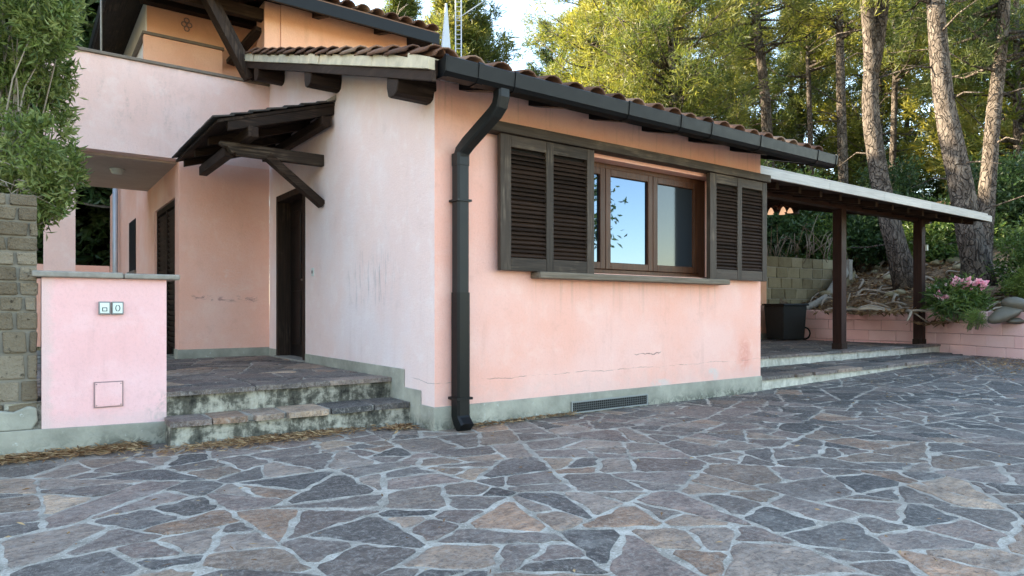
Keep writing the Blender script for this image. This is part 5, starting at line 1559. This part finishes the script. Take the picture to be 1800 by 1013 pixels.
# ---- tangle of dry stems over the retaining wall
dt = MB()
for k in range(44):
    a = site(random.uniform(6.6, 8.7), random.uniform(17.2, 18.0), random.uniform(2.2, 2.6)); d = Vector((random.uniform(-1, 1), random.uniform(-.4, .4), random.uniform(.0, .8))).normalized() * random.uniform(.4, 1.1)
    dt.tube(smooth_path([a, a + d * .5 + Vector((0, 0, random.uniform(.05, .35))), a + d + Vector((0, 0, random.uniform(-.4, .2)))], 6), [.011, .011, .010, .008, .006, .004], 5)
o = dt.build('dry_vine_tangle', M['twig']); tag(o, 'tangle of pale dry vine stems over the retaining wall', 'vines')

# ================================================================== LITTER
def litter(name, N, fx, zf, ln, wd, mat='litter', tilt=.15):
    P_ = np.array([fx() for _ in range(N)]); Z_ = np.array([zf(p[0], p[1]) for p in P_]) + rng.uniform(.006, .02, N)
    a = rng.uniform(0, 2 * np.pi, N); D = np.stack([np.cos(a), np.sin(a), rng.normal(size=N) * tilt], 1); D = unit(D)
    L = rng.uniform(*ln, N); W_ = rng.uniform(*wd, N)
    S_ = unit(np.cross(D, np.tile((0, 0, 1.0), (N, 1)) + rng.normal(size=(N, 3)) * .3))
    B = np.concatenate([P_, Z_[:, None]], 1)
    V = np.stack([B, B + D * (L * .5)[:, None] + S_ * (W_ / 2)[:, None] + np.array((0, 0, .004)), B + D * L[:, None], B + D * (L * .5)[:, None] - S_ * (W_ / 2)[:, None]], 1).reshape(-1, 3)
    o = link(name, np_mesh(name, V, np.arange(4 * N).reshape(N, 4), M[mat], False, np.repeat(rng.uniform(0, 1, N), 4)))
    return o
def heap(cx, cy, sx, sy): return lambda: (cx + rng.normal() * sx, cy + rng.normal() * sy)
def zh(x, y): return gz(x, y) + 0.012
def bank(x0, x1, y, s_): return lambda: (rng.uniform(x0, x1), y - abs(rng.normal()) * s_)
o = litter('dry_needle_drift', 2800, bank(-3.6, -2.05, .73, .10), zh, (.05, .14), (.004, .011)); tag(o, 'brown drift of dry needles at the foot of the meter wall', 'leaf litter', kind='stuff')
o = litter('dry_needle_drift', 1900, lambda: (rng.normal() * .36 - 1.2, .44 - abs(rng.normal()) * .12), zh, (.04, .10), (.003, .008)); tag(o, 'brown drift of dry needles along the lower porch step', 'leaf litter', kind='stuff')
o = litter('dry_leaf_heap', 320, lambda: (-.10 - abs(rng.normal()) * .12, .30 - abs(rng.normal()) * .09), zh, (.03, .08), (.006, .02)); tag(o, 'few dry leaves in the corner by the house plinth', 'leaf litter', kind='stuff')
o = litter('dry_leaf_heap', 420, lambda: (rng.uniform(.25, 1.5), -.02 - abs(rng.normal()) * .05), zh, (.03, .08), (.005, .015)); tag(o, 'dry leaves gathered along the facade plinth', 'leaf litter', kind='stuff')
o = litter('scattered_leaves', 700, lambda: (rng.uniform(-3.5, 11.3), rng.uniform(-4.2, .0)), zh, (.015, .05), (.004, .014)); tag(o, 'scattered dry needles and leaf bits on the paving', 'leaf litter', kind='stuff')
o = litter('scattered_leaves', 1500, lambda: (rng.normal() * 1.3 + 10.2, rng.normal() * .5 - .9), zh, (.03, .07), (.006, .02)); tag(o, 'dry leaves gathered on the paving below the pink wall', 'leaf litter', kind='stuff')
# leaf litter, roots and fallen branches on the slope
def slope_pt():
    la = rng.uniform(7.3, 11.6); de = rng.uniform(13.2, 20); p = site(la, de); return (p.x, p.y)
o = litter('hillside_litter', 9000, slope_pt, lambda x, y: hill_z(x, y), (.06, .2), (.02, .07), tilt=.35); tag(o, 'brown leaf litter covering the slope below the pines', 'leaf litter', kind='stuff')
fb = MB()
for k in range(90):
    x, y = slope_pt(); z = hill_z(x, y); a = random.uniform(0, 6.28); L = random.uniform(.25, 1.0); d = Vector((math.cos(a), math.sin(a), 0)) * L
    p = Vector((x, y, z + .03)); e = p + d; e.z = hill_z(e.x, e.y) + .05; m_ = p.lerp(e, .5) + Vector((random.uniform(-.1, .1), random.uniform(-.1, .1), random.uniform(.02, .14)))
    r_ = random.uniform(.012, .04); fb.tube(smooth_path([p, m_, e], 5), [r_, r_, r_ * .9, r_ * .8, r_ * .5], 5)
o = fb.build('fallen_branches', M['drytwig']); tag(o, 'fallen sticks and roots lying on the brown slope', 'branches', kind='stuff')
rk_lab = 'rounded stone lying in the leaf litter of the slope'
for k in range(34):
    x, y = slope_pt(); r_ = random.uniform(.07, .2); m_ = MB(); vs2 = []; fs2 = []
    for j in range(6):
        th = math.pi * j / 5
        for i in range(8):
            ph = 2 * math.pi * i / 8; kk = random.uniform(.8, 1.15)
            vs2.append((x + r_ * kk * math.sin(th) * math.cos(ph) * 1.3, y + r_ * kk * math.sin(th) * math.sin(ph), hill_z(x, y) + .03 + r_ * kk * .6 * math.cos(th)))
    for j in range(5):
        for i in range(8):
            i2 = (i + 1) % 8; fs2.append((j * 8 + i, j * 8 + i2, (j + 1) * 8 + i2, (j + 1) * 8 + i))
    o = m_.add(vs2, fs2, True).build('slope_rock', M['tufoback']); tag(o, rk_lab, 'rock', 'stones on the slope')
